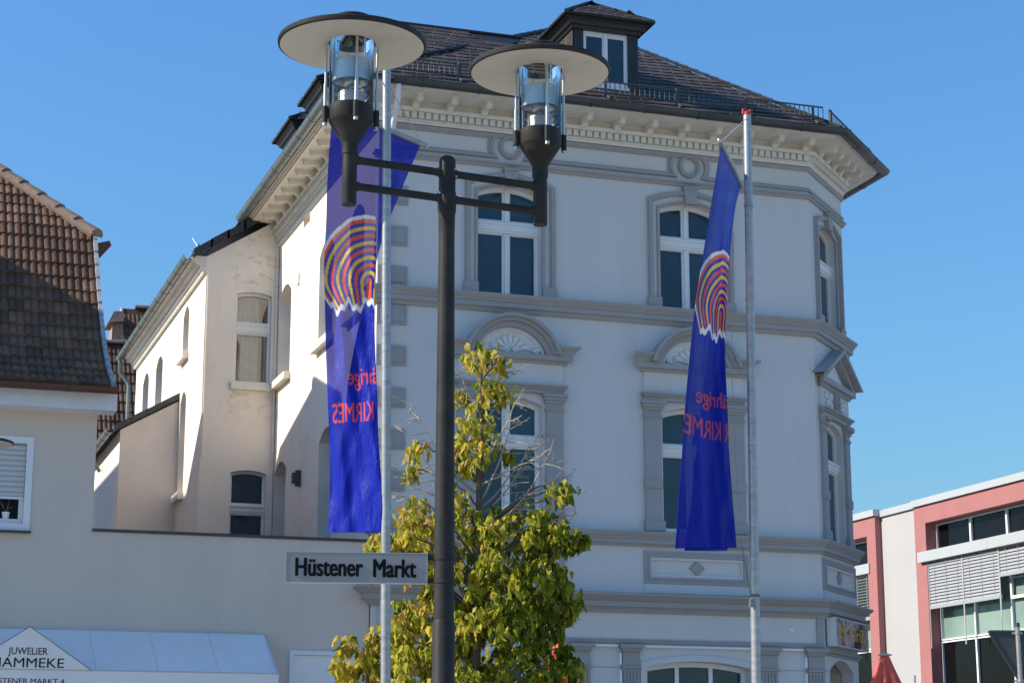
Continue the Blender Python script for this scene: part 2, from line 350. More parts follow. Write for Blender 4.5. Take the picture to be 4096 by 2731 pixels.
# upper window surrounds
def surround2(fr, c, k_=1.0, hw=.57):
    w = MB(); w.poly(fr, [arch_band(c, hw + .225, 11.535, .17, hw + .135, 11.47, .155, 9.765)], 0, .055)
    w.poly(fr, [arch_band(c, hw + .205, 11.52, .168, hw + .155, 11.485, .158, 9.765)], .05, .075)
    s_ = w.build('window_surround', M['trim'], house)
    w = MB(); w.poly(fr, [arch_band(c, hw + .05, 11.405, .135, hw - .002, 11.378, .13, 9.765)], -.02, .03); w.build('inner_band', M['trim'], s_)
    for sg in (-1, 1):
        w = MB(); a, b = sorted((c + sg * (hw - .003), c + sg * (hw + .245))); w.fbox(fr, a, b, -.03, .085, 9.598, 9.765); w.build('foot_block', M['trim'], s_)
    z0, z1 = 11.47, 11.775
    w = MB(); f_ = [(-.095, z0), (.095, z0), (.128, z1), (-.128, z1)]
    w.poly(fr, [[(c + a, z) for a, z in f_]], 0, .10)
    vs = [fr.p(c + a * .75, .10, z0 + .045 + (z - z0) * .7) for a, z in f_] + [fr.p(c, .135, (z0 + z1) / 2)]
    w.add(vs, [(0, 1, 4), (1, 2, 4), (2, 3, 4), (3, 0, 4)])
    w.fbox(fr, c - .14, c + .14, 0, .12, z1 - .035, z1 + .0)
    w.build('keystone', M['trim'], s_)
for c in W2C: surround2(FRONT, c)
surround2(CHAM, .995, hw=.52)

# piano nobile: pilasters, entablature, pediment, apron panel
def ped_common(fr, c, pi, po):
    for sg in (-1, 1):
        uu = lambda a, b: sorted((c + sg * a, c + sg * b))
        w = MB()
        w.fbox(fr, *uu(pi, po), 0, .06, 5.93, 6.48); w.fbox(fr, *uu(pi, po), 0, .06, 6.63, 7.66)
        pil = w.build('pilaster', M['trim'], house)
        w = MB(); w.fbox(fr, *uu(pi - .045, po + .02), 0, .085, 5.76, 5.93); w.build('base_block', M['trim'], pil)
        w = MB(); w.fbox(fr, *uu(pi - .012, po + .015), 0, .08, 6.48, 6.63); w.build('band_block', M['trim'], pil)
        w = MB()
        w.fbox(fr, *uu(pi - .01, po + .012), 0, .072, 7.66, 7.69); w.fbox(fr, *uu(pi - .02, po + .02), 0, .085, 7.69, 7.715)
        w.fbox(fr, *uu(pi, po), 0, .06, 7.715, 7.80)
        w.fbox(fr, *uu(pi - .02, po + .02), 0, .09, 7.80, 7.85); w.fbox(fr, *uu(pi - .045, po + .04), 0, .115, 7.85, 7.905); w.fbox(fr, *uu(pi - .07, po + .06), 0, .14, 7.905, 7.955)
        w.build('capital', M['trim'], pil)
    w = MB()
    w.fbox(fr, c - po - .005, c + po + .005, 0, .085, 7.957, 8.03); w.fbox(fr, c - po - .03, c + po + .03, 0, .115, 8.03, 8.065); w.fbox(fr, c - po - .06, c + po + .06, 0, .15, 8.065, 8.10)
    w.build('entablature', M['trim'], house)
    w = MB(); w.fbox(fr, c - po + .003, c + po - .003, 0, .045, 8.10, 8.455); w.build('frieze_panel', M['wall'], house)
def shell(fr, c, zb, par):
    """Stucco scallop: a fan of lobes over a pair of scrolls."""
    w = MB()
    for k_ in range(7):
        a = R(18 + 24 * k_); r0, r1 = .06, .31 if k_ not in (0, 6) else .36
        d = Vector((math.cos(a), math.sin(a))); nrm = Vector((-d.y, d.x)); P = []
        for i in range(7):
            t = i / 6; rr = r0 + (r1 - r0) * t; wd = .012 + .05 * t ** 1.2
            if i == 6: wd *= .45
            for j in range(5):
                q = (j - 2) / 2; hh = .012 + .045 * t * (1 - q * q) * (1 if i < 6 else .4)
                e = d * rr + nrm * q * wd; P.append(fr.p(c + e.x * 1.0, -.06 + hh, zb + .03 + e.y * .95))
        w.add(P, [(i * 5 + j, i * 5 + j + 1, i * 5 + 6 + j, i * 5 + 5 + j) for i in range(6) for j in range(4)])
    for sg in (-1, 1):
        for cx_, r_ in ((.08, .055), (.45, .05)):
            cc = fr.p(c + sg * cx_, -.02, zb + .05); pts = []
            for i in range(15): a = i * .75; rr = r_ * (1 - i / 18); pts.append(cc + fr.U * (math.cos(a) * rr * sg) + Vector((0, 0, math.sin(a) * rr)))
            w.tube(pts, .018, 6)
        w.tube([fr.p(c + sg * (.1 + .33 * t), -.03, zb + .03 + .05 * math.sin(t * 3.1)) for t in [i / 8 for i in range(9)]], .02, 6)
    w.build('scallop_relief', M['stucco'], par, smooth=60)
def round_pediment(fr, c):
    ped_common(fr, c, .62, .915)
    w = MB(); prof = [(0, 8.455), (.07, 8.455), (.09, 8.50), (.15, 8.51), (.15, 8.60), (0, 8.60)]
    def lin(prof, hw):
        n = len(prof); vs = []
        for sg in (-1, 1): vs += [fr.p(c + sg * (hw + o), o, z) for o, z in prof]
        m = MB(); m.add(vs, [(j, (j + 1) % n, n + (j + 1) % n, n + j) for j in range(n)])
        for t in tessellate_polygon([[Vector((o, z, 0)) for o, z in prof]]): m.add([vs[i] for i in t], [(0, 1, 2)]); m.add([vs[n + i] for i in t], [(0, 1, 2)])
        return m
    m = lin(prof, .915); ped = m.build('pediment', M['trim'], house)
    # horizontal ears left and right of the arch
    R0 = .858; zc = 9.25 - R0
    for sg in (-1, 1):
        w = MB(); pr = [(.0, 8.602), (.15, 8.602), (.19, 8.66), (.262, 8.72), (.262, 8.75), (0, 8.77)]
        n = len(pr); vs = [fr.p(c + sg * .70, o, z) for o, z in pr] + [fr.p(c + sg * (.915 + min(o, .26)), o, z) for o, z in pr]
        w.add(vs, [(j, (j + 1) % n, n + (j + 1) % n, n + j) for j in range(n)])
        for t in tessellate_polygon([[Vector((o, z, 0)) for o, z in pr]]): w.add([vs[n + i] for i in t], [(0, 1, 2)])
        w.build('cornice_ear', M['trim'], ped)
    a0 = math.asin((8.602 - zc) / R0)
    for nm, (ro, ri), (o0, o1) in (('arch_lip', (.858, .80), (.0, .27)), ('arch_cove', (.80, .735), (.0, .21)), ('arch_fascia', (.735, .645), (.0, .15))):
        b0 = math.asin(min(.99, (8.603 - zc) / ro)); b1 = math.asin((8.603 - zc) / ri)
        lp = arcpts((c, zc), ro, b0, math.pi - b0, 26) + arcpts((c, zc), ri, math.pi - b1, b1, 26)
        w = MB(); w.poly(fr, [lp], o0, o1); w.build(nm, M['trim'], ped, smooth=35)
    b1 = math.asin((8.603 - zc) / .645)
    w = MB(); w.poly(fr, [arcpts((c, zc), .648, b1, math.pi - b1, 20)], .0, .012); w.poly(fr, [arcpts((c, zc), .645, b1, math.pi - b1, 20) + arcpts((c, zc), .585, math.pi - .33, .33, 20)], .0, .05)
    ty = w.build('tympanum', M['stucco'], ped)
    fr2 = Fr(fr.p(0, .075, 0), fr.U, fr.N); shell(fr2, c, 8.61, ped)
for c in W2C: round_pediment(FRONT, c)
def tri_pediment(fr, c):
    ped_common(fr, c, .56, .80)
    w = MB(); prof = [(0, 8.455), (.07, 8.455), (.10, 8.51), (.16, 8.52), (.16, 8.62), (0, 8.62)]
    n = len(prof); vs = [fr.p(c + sg * (.80 + o), o, z) for sg in (-1, 1) for o, z in prof]
    w.add(vs, [(j, (j + 1) % n, n + (j + 1) % n, n + j) for j in range(n)])
    for t in tessellate_polygon([[Vector((o, z, 0)) for o, z in prof]]): w.add([vs[i] for i in t], [(0, 1, 2)]); w.add([vs[n + i] for i in t], [(0, 1, 2)])
    ped = w.build('pediment', M['trim'], house)
    for nm, a, b, o1 in (('raking_lip', 1.10, .98, .27), ('raking_fascia', .98, .78, .16)):
        w = MB(); k_ = .50
        w.poly(fr, [[(c - a, 8.623 if o1 < .2 else 8.66), (c, 8.70 + a * k_), (c + a, 8.623 if o1 < .2 else 8.66), (c + b, 8.623 if o1 < .2 else 8.66), (c, 8.70 + b * k_ - .03), (c - b, 8.623 if o1 < .2 else 8.66)]], 0, o1); w.build(nm, M['trim'], ped)
    w = MB(); w.poly(fr, [[(c - .78, 8.623), (c + .78, 8.623), (c, 9.04)]], 0, .03); w.poly(fr, [[(c - .5, 8.66), (c + .5, 8.66), (c, 8.93)]], 0, .045); w.build('tympanum', M['stucco'], ped)
    w = MB(); w.poly(fr, [[(c - .1, 8.11), (c + .1, 8.11), (c + .14, 8.452), (c - .14, 8.452)]], 0, .12)
    for i in range(7):
        for j in range(3): w.fbox(fr, c - .08 + j * .06, c - .045 + j * .06, .11, .14, 8.13 + i * .045, 8.155 + i * .045)
    w.build('keystone', M['trim'], ped)
    for sg in (-1, 1):
        w = MB()
        for cx_, cz_, r_ in ((.34, 8.28, .11), (.25, 8.18, .06), (.46, 8.2, .07), (.55, 8.33, .055), (.24, 8.36, .06)):
            pts = []
            for i in range(14): a = i * .7; rr = r_ * (1 - i / 17); pts.append(fr.p(c + sg * (cx_ + math.cos(a) * rr), .06, cz_ + math.sin(a) * rr))
            w.tube(pts, .022, 6)
        w.build('scroll_relief', M['stucco'], ped, smooth=60)
    for sg in (-1, 1):
        w = MB()
        for i in range(5): w.fbox(fr, *sorted((c + sg * (.57 + i * .045), c + sg * (.595 + i * .045))), .1, .165, 7.86, 7.9)
        w.build('dentil_row', M['trim'], ped)
tri_pediment(CHAM, .995)

def apron(fr, c, hw):
    w = MB(); w.poly(fr, [[(c - hw, 4.89), (c + hw, 4.89), (c + hw, 5.43), (c - hw, 5.43)], [(c - hw + .075, 4.98), (c + hw - .075, 4.98), (c + hw - .075, 5.36), (c - hw + .075, 5.36)]], 0, .04)
    w.poly(fr, [[(c - hw + .06, 4.965), (c + hw - .06, 4.965), (c + hw - .06, 5.375), (c - hw + .06, 5.375)], [(c - hw + .1, 5.0), (c + hw - .1, 5.0), (c + hw - .1, 5.335), (c - hw + .1, 5.335)]], .0, .055)
    a = w.build('apron_panel', M['trim'], house)
    w = MB(); w.poly(fr, [[(c - hw + .103, 5.003), (c + hw - .103, 5.003), (c + hw - .103, 5.332), (c - hw + .103, 5.332)], [(c - hw + .14, 5.05), (c + hw - .14, 5.05), (c + hw - .14, 5.285), (c - hw + .14, 5.285)]], 0, .035)
    w.build('inner_frame', M['wall'], a)
    w = MB(); d = [(c - .142, 5.168), (c, 5.05), (c + .142, 5.168), (c, 5.286)]
    w.poly(fr, [d], 0, .03); vs = [fr.p(u, .03, z) for u, z in d]; vs2 = [fr.p(c + (u - c) * .8, .045, 5.168 + (z - 5.168) * .8) for u, z in d]
    w.add(vs + vs2, [(i, (i + 1) % 4, 4 + (i + 1) % 4, 4 + i) for i in range(4)] + [(4, 5, 6, 7)]); w.build('diamond', M['trim'], a)
    w = MB(); w.fbox(fr, c - hw, c + hw, .016, .035, 4.735, 4.888); w.build('plinth_strip', M['wall'], a)
for c in W2C: apron(FRONT, c, .945)
apron(CHAM, .995, .93)

# mouldings that run round the house
PATH = [(XL, 37.9), (XL, YF), (XR, YF), (CXE, CYE), (CXE, 36.5)]
PATHF = [(XL, YF + .12), (XL, YF), (XR, YF), (CXE, CYE), (CXE, 36.5)]
def mould(name, path, prof, m_, par=house): return MB().sweep(path, prof).build(name, M[m_], par)
mould('string_course', PATHF, [(0, 9.29), (.045, 9.29), (.06, 9.335), (.075, 9.36), (.115, 9.36), (.115, 9.445), (.135, 9.45), (.14, 9.475), (.165, 9.50), (.20, 9.545), (.20, 9.572), (0, 9.60)], 'trim')
mould('string_course', PATHF, [(0, 5.50), (.045, 5.50), (.06, 5.53), (.10, 5.54), (.10, 5.615), (.12, 5.62), (.125, 5.64), (.15, 5.66), (.185, 5.71), (.185, 5.735), (0, 5.757)], 'trim')
mould('ground_floor_cornice', PATHF, [(0, 4.40), (.04, 4.40), (.06, 4.44), (.10, 4.485), (.15, 4.49), (.15, 4.575), (.18, 4.59), (.23, 4.63), (.285, 4.67), (.285, 4.70), (0, 4.732)], 'trim')
mould('base_strip', PATHF, [(0, 4.733), (.014, 4.733), (.014, 4.885), (0, 4.885)], 'wall')
mould('lower_architrave', PATHF, [(0, 11.80), (.045, 11.80), (.05, 11.835), (.085, 11.85), (.085, 11.885), (0, 11.90)], 'trim')
mould('upper_architrave', PATHF, [(0, 12.315), (.03, 12.315), (.05, 12.345), (.05, 12.385), (0, 12.395)], 'trim')
mould('frieze_base', [(XR - 2.0, YF), (XR, YF), (CXE, CYE), (CXE, 36.5)], [(0, 11.945), (.04, 11.945), (.045, 11.98), (.025, 12.01), (0, 12.02)], 'trim')
cor = mould('cornice', PATH, [(0, 12.40), (.05, 12.40), (.06, 12.43), (.085, 12.45), (.085, 12.47), (.065, 12.475), (.065, 12.59), (.15, 12.595), (.17, 12.64), (.17, 12.655), (.08, 12.66), (.08, 12.78), (.59, 12.78), (.59, 12.81), (.62, 12.815), (.645, 12.85), (.665, 12.86), (.665, 12.88), (0, 12.88)], 'cream')
mould('side_moulding', [(XL, 37.9), (XL, YF + .1)], [(0, 12.29), (.03, 12.29), (.055, 12.33), (.055, 12.36), (.03, 12.398), (0, 12.398)], 'cream')
# dentils
dm = MB().box(-.041, .041, -.065, 0, 0, .105).mesh('dentil')
bl = MB()
_pts = [(.0, -.01), (.03, -.03), (.085, -.038), (.13, -.015), (.155, .025), (.19, .045), (.25, .04), (.31, .022), (.36, .022), (.395, .05), (.41, .09), (.41, .128), (.0, .128)]
bl.poly(Fr((0, 0, 0), (0, -1, 0), (1, 0, 0)), [_pts], -.05, .05, back=True)
for sg in (-1, 1):
    for cx_, cz_, r_ in ((.085, .03, .045), (.345, .065, .034)):
        bl.tube([(sg * .052, -(cx_ + math.cos(i * .8) * r_ * (1 - i / 16)), cz_ + math.sin(i * .8) * r_ * (1 - i / 16)) for i in range(12)], .009, 5)
bl.box(-.062, .062, -.42, 0, .115, .132)
bkm = bl.mesh('bracket')
def along(fr_o, ang, n0, n1, step, mesh, o, z, name, m_):
    for i in range(int(round((n1 - n0) / step)) + 1):
        u = n0 + i * step; p_ = fr_o.p(u, o, z)
        link(name, mesh, M[m_], cor, Matrix.Translation(p_) @ Matrix.Rotation(ang, 4, 'Z'))
along(FRONT, 0, 7.86, 15.65, .125, dm, .066, 12.48, 'dentil', 'cream')
along(CHAM, R(45), .06, 1.94, .125, dm, .066, 12.48, 'dentil', 'cream')
along(LEFT, R(-90), 30.1, 37.85, .125, dm, .066, 12.48, 'dentil', 'cream')
along(FRONT, 0, 8.37, 15.57, .60, bkm, .081, 12.648, 'bracket', 'cream')
along(CHAM, R(45), .22, 1.80, .395, bkm, .081, 12.648, 'bracket', 'cream')
along(LEFT, R(-90), 30.6, 37.2, .60, bkm, .081, 12.648, 'bracket', 'cream')

# gutter with its joints
def gutter(par, path, z, rad, m_, name='gutter', off=0, step=1.0):
    k_ = 9; pr = [(off + rad * math.cos(math.pi + math.pi * i / k_), z + rad * math.sin(math.pi + math.pi * i / k_)) for i in range(k_ + 1)]
    pr += [(off + (rad - .008) * math.cos(2 * math.pi - math.pi * i / k_), z + (rad - .008) * math.sin(2 * math.pi - math.pi * i / k_)) for i in range(k_ + 1)]
    gt = MB().sweep(path, pr); P = [Vector(p) for p in path]
    r0 = off + rad; gt.sweep(path, [(r0 + .008 * math.cos(i), z + .006 + .008 * math.sin(i)) for i in (0, 1.05, 2.1, 3.14, 4.2, 5.25)])
    gobj = gt.build(name, M[m_], par, smooth=40)
    for i in range(len(P) - 1):
        d = (P[i + 1] - P[i]); ln = d.length; d.normalize(); n = max(1, int(ln / step))
        for j in range(n):
            a = P[i] + d * (ln * (j + .5) / n); b = a + d * .03
            pj = [(off + (rad + .009) * math.cos(math.pi + math.pi * q / k_), z + (rad + .009) * math.sin(math.pi + math.pi * q / k_)) for q in range(k_ + 1)]
            MB().sweep([a, b], pj).build('gutter_joint', M[m_], gobj)
    return gobj
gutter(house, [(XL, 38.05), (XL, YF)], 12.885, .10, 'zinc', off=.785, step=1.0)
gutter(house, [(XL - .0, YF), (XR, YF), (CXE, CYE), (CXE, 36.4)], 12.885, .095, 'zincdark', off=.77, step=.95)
# corner mitre piece of the gutter
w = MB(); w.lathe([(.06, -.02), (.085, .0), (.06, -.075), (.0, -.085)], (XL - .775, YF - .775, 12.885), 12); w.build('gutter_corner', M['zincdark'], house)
w = MB(); w.tube([(7.92, 29.26, 12.80), (7.915, 29.27, 12.58), (7.915, 29.36, 12.40), (7.935, 29.84, 11.98), (7.948, 29.905, 11.83), (7.95, 29.91, 0)], .05, 10)
for z in (11.2, 9.75, 8.0, 6.5): w.tube([(7.951, 29.91, z), (7.951, 29.91, z + .05)], .058, 10)
w.build('downpipe', M['whiteboard'], house, smooth=50)

# quoins
for i, z in enumerate([10.8, 10.15, 9.92 - .33 + .02, 8.95, 8.26, 7.55, 6.85, 6.15]):
    hq = .33; zz = [10.98, 10.28, 9.605, 8.95, 8.27, 7.58, 6.90, 6.22][i]
    w = MB(); w.fbox(FRONT, XL - .002, 8.30, 0, .035, zz, zz + hq); w.fbox(FRONT, XL + .05, 8.25, .03, .05, zz + .05, zz + hq - .05); w.build('quoin', M['trim'], house)

# frieze panels and rings
RZ = 12.165
def frieze_panel(u0, u1, cl, cr):
    zt, zb_, t_ = 12.312, 12.022, 0
    pr = .33
    def endpts(c, sg, r_, za, zb2):  # concave end, hugging the ring at c; sg -1: the panel lies left of the ring
        h0 = math.asin(max(-1, min(1, (za - RZ) / r_))); h1 = math.asin(max(-1, min(1, (zb2 - RZ) / r_)))
        return [(c + sg * r_ * math.cos(h0 + (h1 - h0) * i / 8), RZ + r_ * math.sin(h0 + (h1 - h0) * i / 8)) for i in range(9)]
    zo0, zo1, zi0, zi1 = 11.95, 12.39, 12.035, 12.30
    outer = (endpts(cr, -1, .30, zo0, zo1) if cr else [(u1, zo0), (u1, zo1)]) + (endpts(cl, 1, .30, zo1, zo0) if cl else [(u0, zo1), (u0, zo0)])
    inner = (endpts(cr, -1, .40, zi0, zi1) if cr else [(u1 - .1, zi0), (u1 - .1, zi1)]) + (endpts(cl, 1, .40, zi1, zi0) if cl else [(u0 + .1, zi1), (u0 + .1, zi0)])
    w = MB(); w.poly(FRONT, [outer, inner], 0, .028)
    oi = lambda a, b, t: [(p[0] + (q[0] - p[0]) * t, p[1] + (q[1] - p[1]) * t) for p, q in zip(a, b)]
    w.poly(FRONT, [oi(outer, inner, .15), oi(outer, inner, .6)], .02, .056)
    w.build('frieze_frame', M['trim'], house)
frieze_panel(7.86, 0, None, W2C[0]); frieze_panel(0, 0, W2C[0], W2C[1])
w = MB(); lp = [(W2C[1] + .30 * math.cos(a), RZ + .30 * math.sin(a)) for a in [-.75 + 1.5 * i / 10 for i in range(11)]] + [(W2C[1] + .39 * math.cos(a), RZ + .39 * math.sin(a)) for a in [.55 - 1.1 * i / 10 for i in range(11)]]
w.poly(FRONT, [lp], 0, .045); w.build('frieze_frame', M['trim'], house)
for c in W2C:
    w = MB(); w.poly(FRONT, [arcpts((c, RZ), .205, 0, 2 * math.pi * 31 / 32, 31), arcpts((c, RZ), .14, 0, 2 * math.pi * 31 / 32, 31)], 0, .06); w.poly(FRONT, [arcpts((c, RZ), .19, 0, 2 * math.pi * 31 / 32, 31), arcpts((c, RZ), .165, 0, 2 * math.pi * 31 / 32, 31)], .05, .075)
    w.build('frieze_ring', M['trim'], house)

# ground floor shop front
w = MB(); w.fbox(FRONT, 8.0, XR - .001, 0, .03, 3.89, 3.975); w.fbox(FRONT, 8.0, XR - .001, 0, .05, 3.92, 3.945); w.fbox(FRONT, 15.56, XR - .001, 0, .028, 3.977, 4.398); w.build('shop_band', M['trim'], house)
for a, b in ((8.0, 8.3), (8.75, 9.05), (11.155, 11.45), (12.015, 12.31), (14.49, 14.80), (15.37, 15.675)):
    w = MB(); w.fbox(FRONT, a, b, 0, .05, 3.54, 3.76)
    for q in range(5): u0 = a + .012 + q * (b - a) / 5; w.fbox(FRONT, u0, u0 + (b - a) / 5 - .03, 0, .05, 0, 3.46)
    w.fbox(FRONT, a, b, 0, .035, 0, 3.46); w.fbox(FRONT, a, b, 0, .05, 3.46, 3.50)
    pil = w.build('shop_pilaster', M['trim'], house)
    w = MB(); w.fbox(FRONT, a - .02, b + .02, 0, .085, 3.502, 3.538); w.build('neck_band', M['trim'], pil)
    w = MB(); w.fbox(FRONT, a - .005, b + .005, 0, .075, 3.762, 3.79); w.fbox(FRONT, a - .03, b + .02, 0, .10, 3.79, 3.83); w.fbox(FRONT, a - .06, b + .055, 0, .13, 3.83, 3.885); w.build('capital', M['trim'], pil)
for a, b in ((11.53, 11.93), (12.39, 14.40), (14.88, 15.29)):
    w = MB(); w.fbox(FRONT, a, b, .0, .06, 3.845, 3.882); w.build('light_strip', M['white'], house)
for u in (11.975, 15.33):
    w = MB(); w.fbox(FRONT, u - .018, u + .018, .0, .05, 3.56, 3.74); w.fbox(FRONT, u - .018, u + .018, .0, .05, 2.2, 3.47); w.build('light_strip', M['white'], house)
for c in (13.372, 10.083):
    w = MB(); w.poly(FRONT, [arch_band(c, 1.045, 3.60, .135, .932, 3.535, .10, .4)], -.02, .035); sf = w.build('shop_window_surround', M['wall'], house)
    za = lambda u: 3.53 + .10 * (1 - ((u - c) / .93) ** 2)
    holes = []
    for a, b in ((-.86, -.34), (-.27, .27), (.34, .86)):
        holes.append([(c + a, .6), (c + b, .6)] + [(c + b + (a - b) * i / 5, za(c + b + (a - b) * i / 5) - .075) for i in range(6)])
    w = MB(); w.poly(FRONT, [arch(c, .93, .42, 3.53, .1, 12)] + holes, -.26, -.2); sw = w.build('shop_window', M['frame'], house)
    for hl in holes: p = MB(); p.poly(FRONT, [hl], -.235, -.235); p.build('pane', M['pane'], sw, recalc=False)
w = MB(); w.lathe([(.0, .05), (.03, .048), (.05, .03), (.055, 0)], n=20); kn = w.mesh('wall_light', 40)
link('wall_light', kn, M['white'], house, Matrix.Translation((15.09, YF, 4.2)) @ Matrix.Rotation(R(90), 4, 'X'))
w = MB(); w.fbox(FRONT, 11.45, 12.015, 0, .006, 3.514, 3.524); w.build('joint_line', M['trim'], house)
w = MB(); w.fbox(FRONT, 14.80, 15.37, 0, .006, 3.514, 3.524); w.build('joint_line', M['trim'], house)
# doorway in the chamfer, dark porch behind
w = MB(); w.fbox(CHAM, .1, 1.89, -1.6, -1.55, 0, 3.85); w.build('porch_wall', M['leftwall'], house)
w = MB(); w.fbox(CHAM, .2, 1.8, -1.55, -.05, 3.8, 3.84); w.build('porch_ceiling', M['wall'], house)
w = MB(); w.fbox(CHAM, .24, .28, -1.55, -.23, 0, 3.8); w.fbox(CHAM, 1.71, 1.75, -1.55, -.23, 0, 3.8); w.build('porch_side', M['leftwall'], house)
w = MB(); w.fbox(CHAM, 0, CL, 0, .04, 3.79, 3.835); w.fbox(CHAM, -.02, CL + .02, 0, .08, 3.837, 3.885); w.build('door_cornice', M['trim'], house)

# ---- roof of the house
EX0, EY0, EZ0 = 7.03, 29.27, 12.895
ER = (16.01, EY0); EC = (17.94, 31.2)
APEX = (13.40, 35.65, 16.93)
rf = MB(); rf.add([(EX0, EY0, EZ0), (ER[0], ER[1], EZ0), (EC[0], EC[1], EZ0), (17.94, 36.2, EZ0), (EX0, 40.2, EZ0), APEX], [(0, 1, 5), (1, 2, 5), (2, 3, 5), (3, 4, 5), (4, 0, 5), (0, 4, 3, 2, 1)])
roof = rf.build('roof', M['slatedark'], house)

def slate_mesh(name, w_, h_, t_=.012, rnd_=.4):
    pts = [(0, h_ * 1.35), (0, h_ * .06)]
    pts += [(w_ * .04, 0)]
    r_ = w_ * rnd_
    pts += [(w_ - r_ + r_ * math.sin(a), r_ - r_ * math.cos(a)) for a in (0, .5, 1.0, 1.5)]
    pts += [(w_, h_ * 1.35)]
    m = MB(); n = len(pts)
    m.add([(x, y, t_) for x, y in pts] + [(x, y, 0) for x, y in pts], [tuple(range(n)), tuple(range(2 * n - 1, n - 1, -1))] + [(i, n + i, n + (i + 1) % n, (i + 1) % n) for i in range(n)])
    return m.mesh(name)
def lay_slates(par, O, U, V, inside, nu, nv, w_, h_, m_, rise=0., limit=300, name='slate', lift=.02, key=None, jit=.02, rnd_=.4, spread=None):
    O = Vector(O); U = Vector(U).normalized(); V = Vector(V).normalized(); Nn = U.cross(V)
    if Nn.z < 0: Nn = -Nn
    me = slate_mesh(name, w_ * .985, h_, rnd_=rnd_); L_ = []
    cr, sr = math.cos(rise), math.sin(rise)
    for j in range(nv[0], nv[1]):
        for i in range(nu[0], nu[1]):
            a = (i + (.5 if j % 2 else 0)) * w_; b = j * h_
            u = a * cr - b * sr; v_ = a * sr + b * cr
            if not (inside(u + w_ * .15, v_ + h_ * .7) and inside(u + w_ * .85, v_ + h_ * .7)): continue
            p_ = O + U * (u + random.uniform(-jit, jit) * w_) + V * (v_ + random.uniform(-jit, jit) * h_) + Nn * (lift * .25)
            ax = (U * cr + V * sr); ay = (V * cr - U * sr)
            tl = R(random.uniform(-1.2, 1.2)); ax, ay = ax * math.cos(tl) + ay * math.sin(tl), ay * math.cos(tl) - ax * math.sin(tl)
            ay2 = (ay - Nn * (lift / h_ * .9)).normalized(); nz = ax.cross(ay2)
            p_ = p_ + Nn * lift
            mw = Matrix(((ax.x, ay2.x, nz.x, p_.x), (ax.y, ay2.y, nz.y, p_.y), (ax.z, ay2.z, nz.z, p_.z), (0, 0, 0, 1)))
            L_.append((p_.length if key is None else key(p_), mw))
    L_.sort(key=lambda t: t[0])
    for _, mw in L_[:limit]: link(name, me, M[m_], par, mw)
    if len(L_) > limit:
        st = MB(); tint = []; base = [v.co.copy() for v in me.vertices]; fs = [tuple(p.vertices) for p in me.polygons]
        for _, mw in L_[limit:]:
            st.add([mw @ c for c in base], fs); tint += [random.random()] * len(base)
        so = st.build(name + 's_higher_up', M[m_], par, recalc=False); so['kind'] = 'stuff'
        at = so.data.attributes.new('tint', 'FLOAT', 'POINT'); at.data.foreach_set('value', tint)
PIT = math.atan2(APEX[2] - EZ0, APEX[1] - EY0)
sl_len = math.hypot(APEX[2] - EZ0, APEX[1] - EY0)
ax_u = APEX[0] - EX0; wtot = ER[0] - EX0
def in_front(u, v_):
    t = v_ / sl_len
    return 0 <= t < .995 and u > ax_u * t - .06 and u < wtot + (ax_u - wtot) * t + .06
lay_slates(roof, (EX0, EY0, EZ0), (1, 0, 0), (0, math.cos(PIT), math.sin(PIT)), in_front, (-3, 45), (-14, 30), .25, .29, 'slate', rise=R(9), lift=.018)
# hip cappings and eave course
for a, b in (((EX0, EY0, EZ0), APEX), ((ER[0], ER[1], EZ0), APEX)):
    a = Vector(a); b = Vector(b); n = int((b - a).length / .3)
    for i in range(n):
        p0 = a + (b - a) * (i / n); p1 = a + (b - a) * ((i + 1.15) / n)
        MB().tube([p0 + Vector((0, 0, .06)), p1 + Vector((0, 0, .045))], .035, 6).build('hip_slate', M['slatedark'], roof)
w = MB(); w.sweep([(EX0, 38), (EX0, EY0), ER, EC, (17.94, 36)], [(-.02, EZ0 - .03), (.03, EZ0 - .03), (.03, EZ0 + .012), (-.1, EZ0 + .05)]); w.build('eave_strip', M['zincdark'], house)

# snow guards
def snow_guard(pts, z0, z1, step=.092, post=1.35):
    w = MB(); P = [Vector(p) for p in pts]
    for i in range(len(P) - 1):
        d = P[i + 1] - P[i]; n = int(d.length / step)
        for z in (z0, z1): w.tube([(P[i].x, P[i].y, z), (P[i + 1].x, P[i + 1].y, z)], .015, 6)
        for j in range(n + 1):
            q = P[i] + d * (j / n); w.tube([(q.x, q.y, z0), (q.x, q.y, z1)], .009, 5, cap=False)
    o = w.build('snow_guard', M['zincdark'], house)
    for i in range(len(P) - 1):
        d = P[i + 1] - P[i]; n = max(2, int(d.length / post)); nn = Vector((-d.y, d.x)).normalized()
        for j in range(n + 1):
            q = P[i] + d * ((j + .1) / (n + .25)); b = q + nn * -.2
            MB().tube([(b.x, b.y, z0 - .17), (q.x, q.y, z0 - .03), (q.x + .0, q.y, z1 + .02)], .026, 6).build('bracket', M['zincdark'], o)
snow_guard([(7.6, 29.6), (15.83, 29.6)], 13.20, 13.41)
snow_guard([(15.97, 29.64), (17.86, 31.53)], 13.15, 13.40)

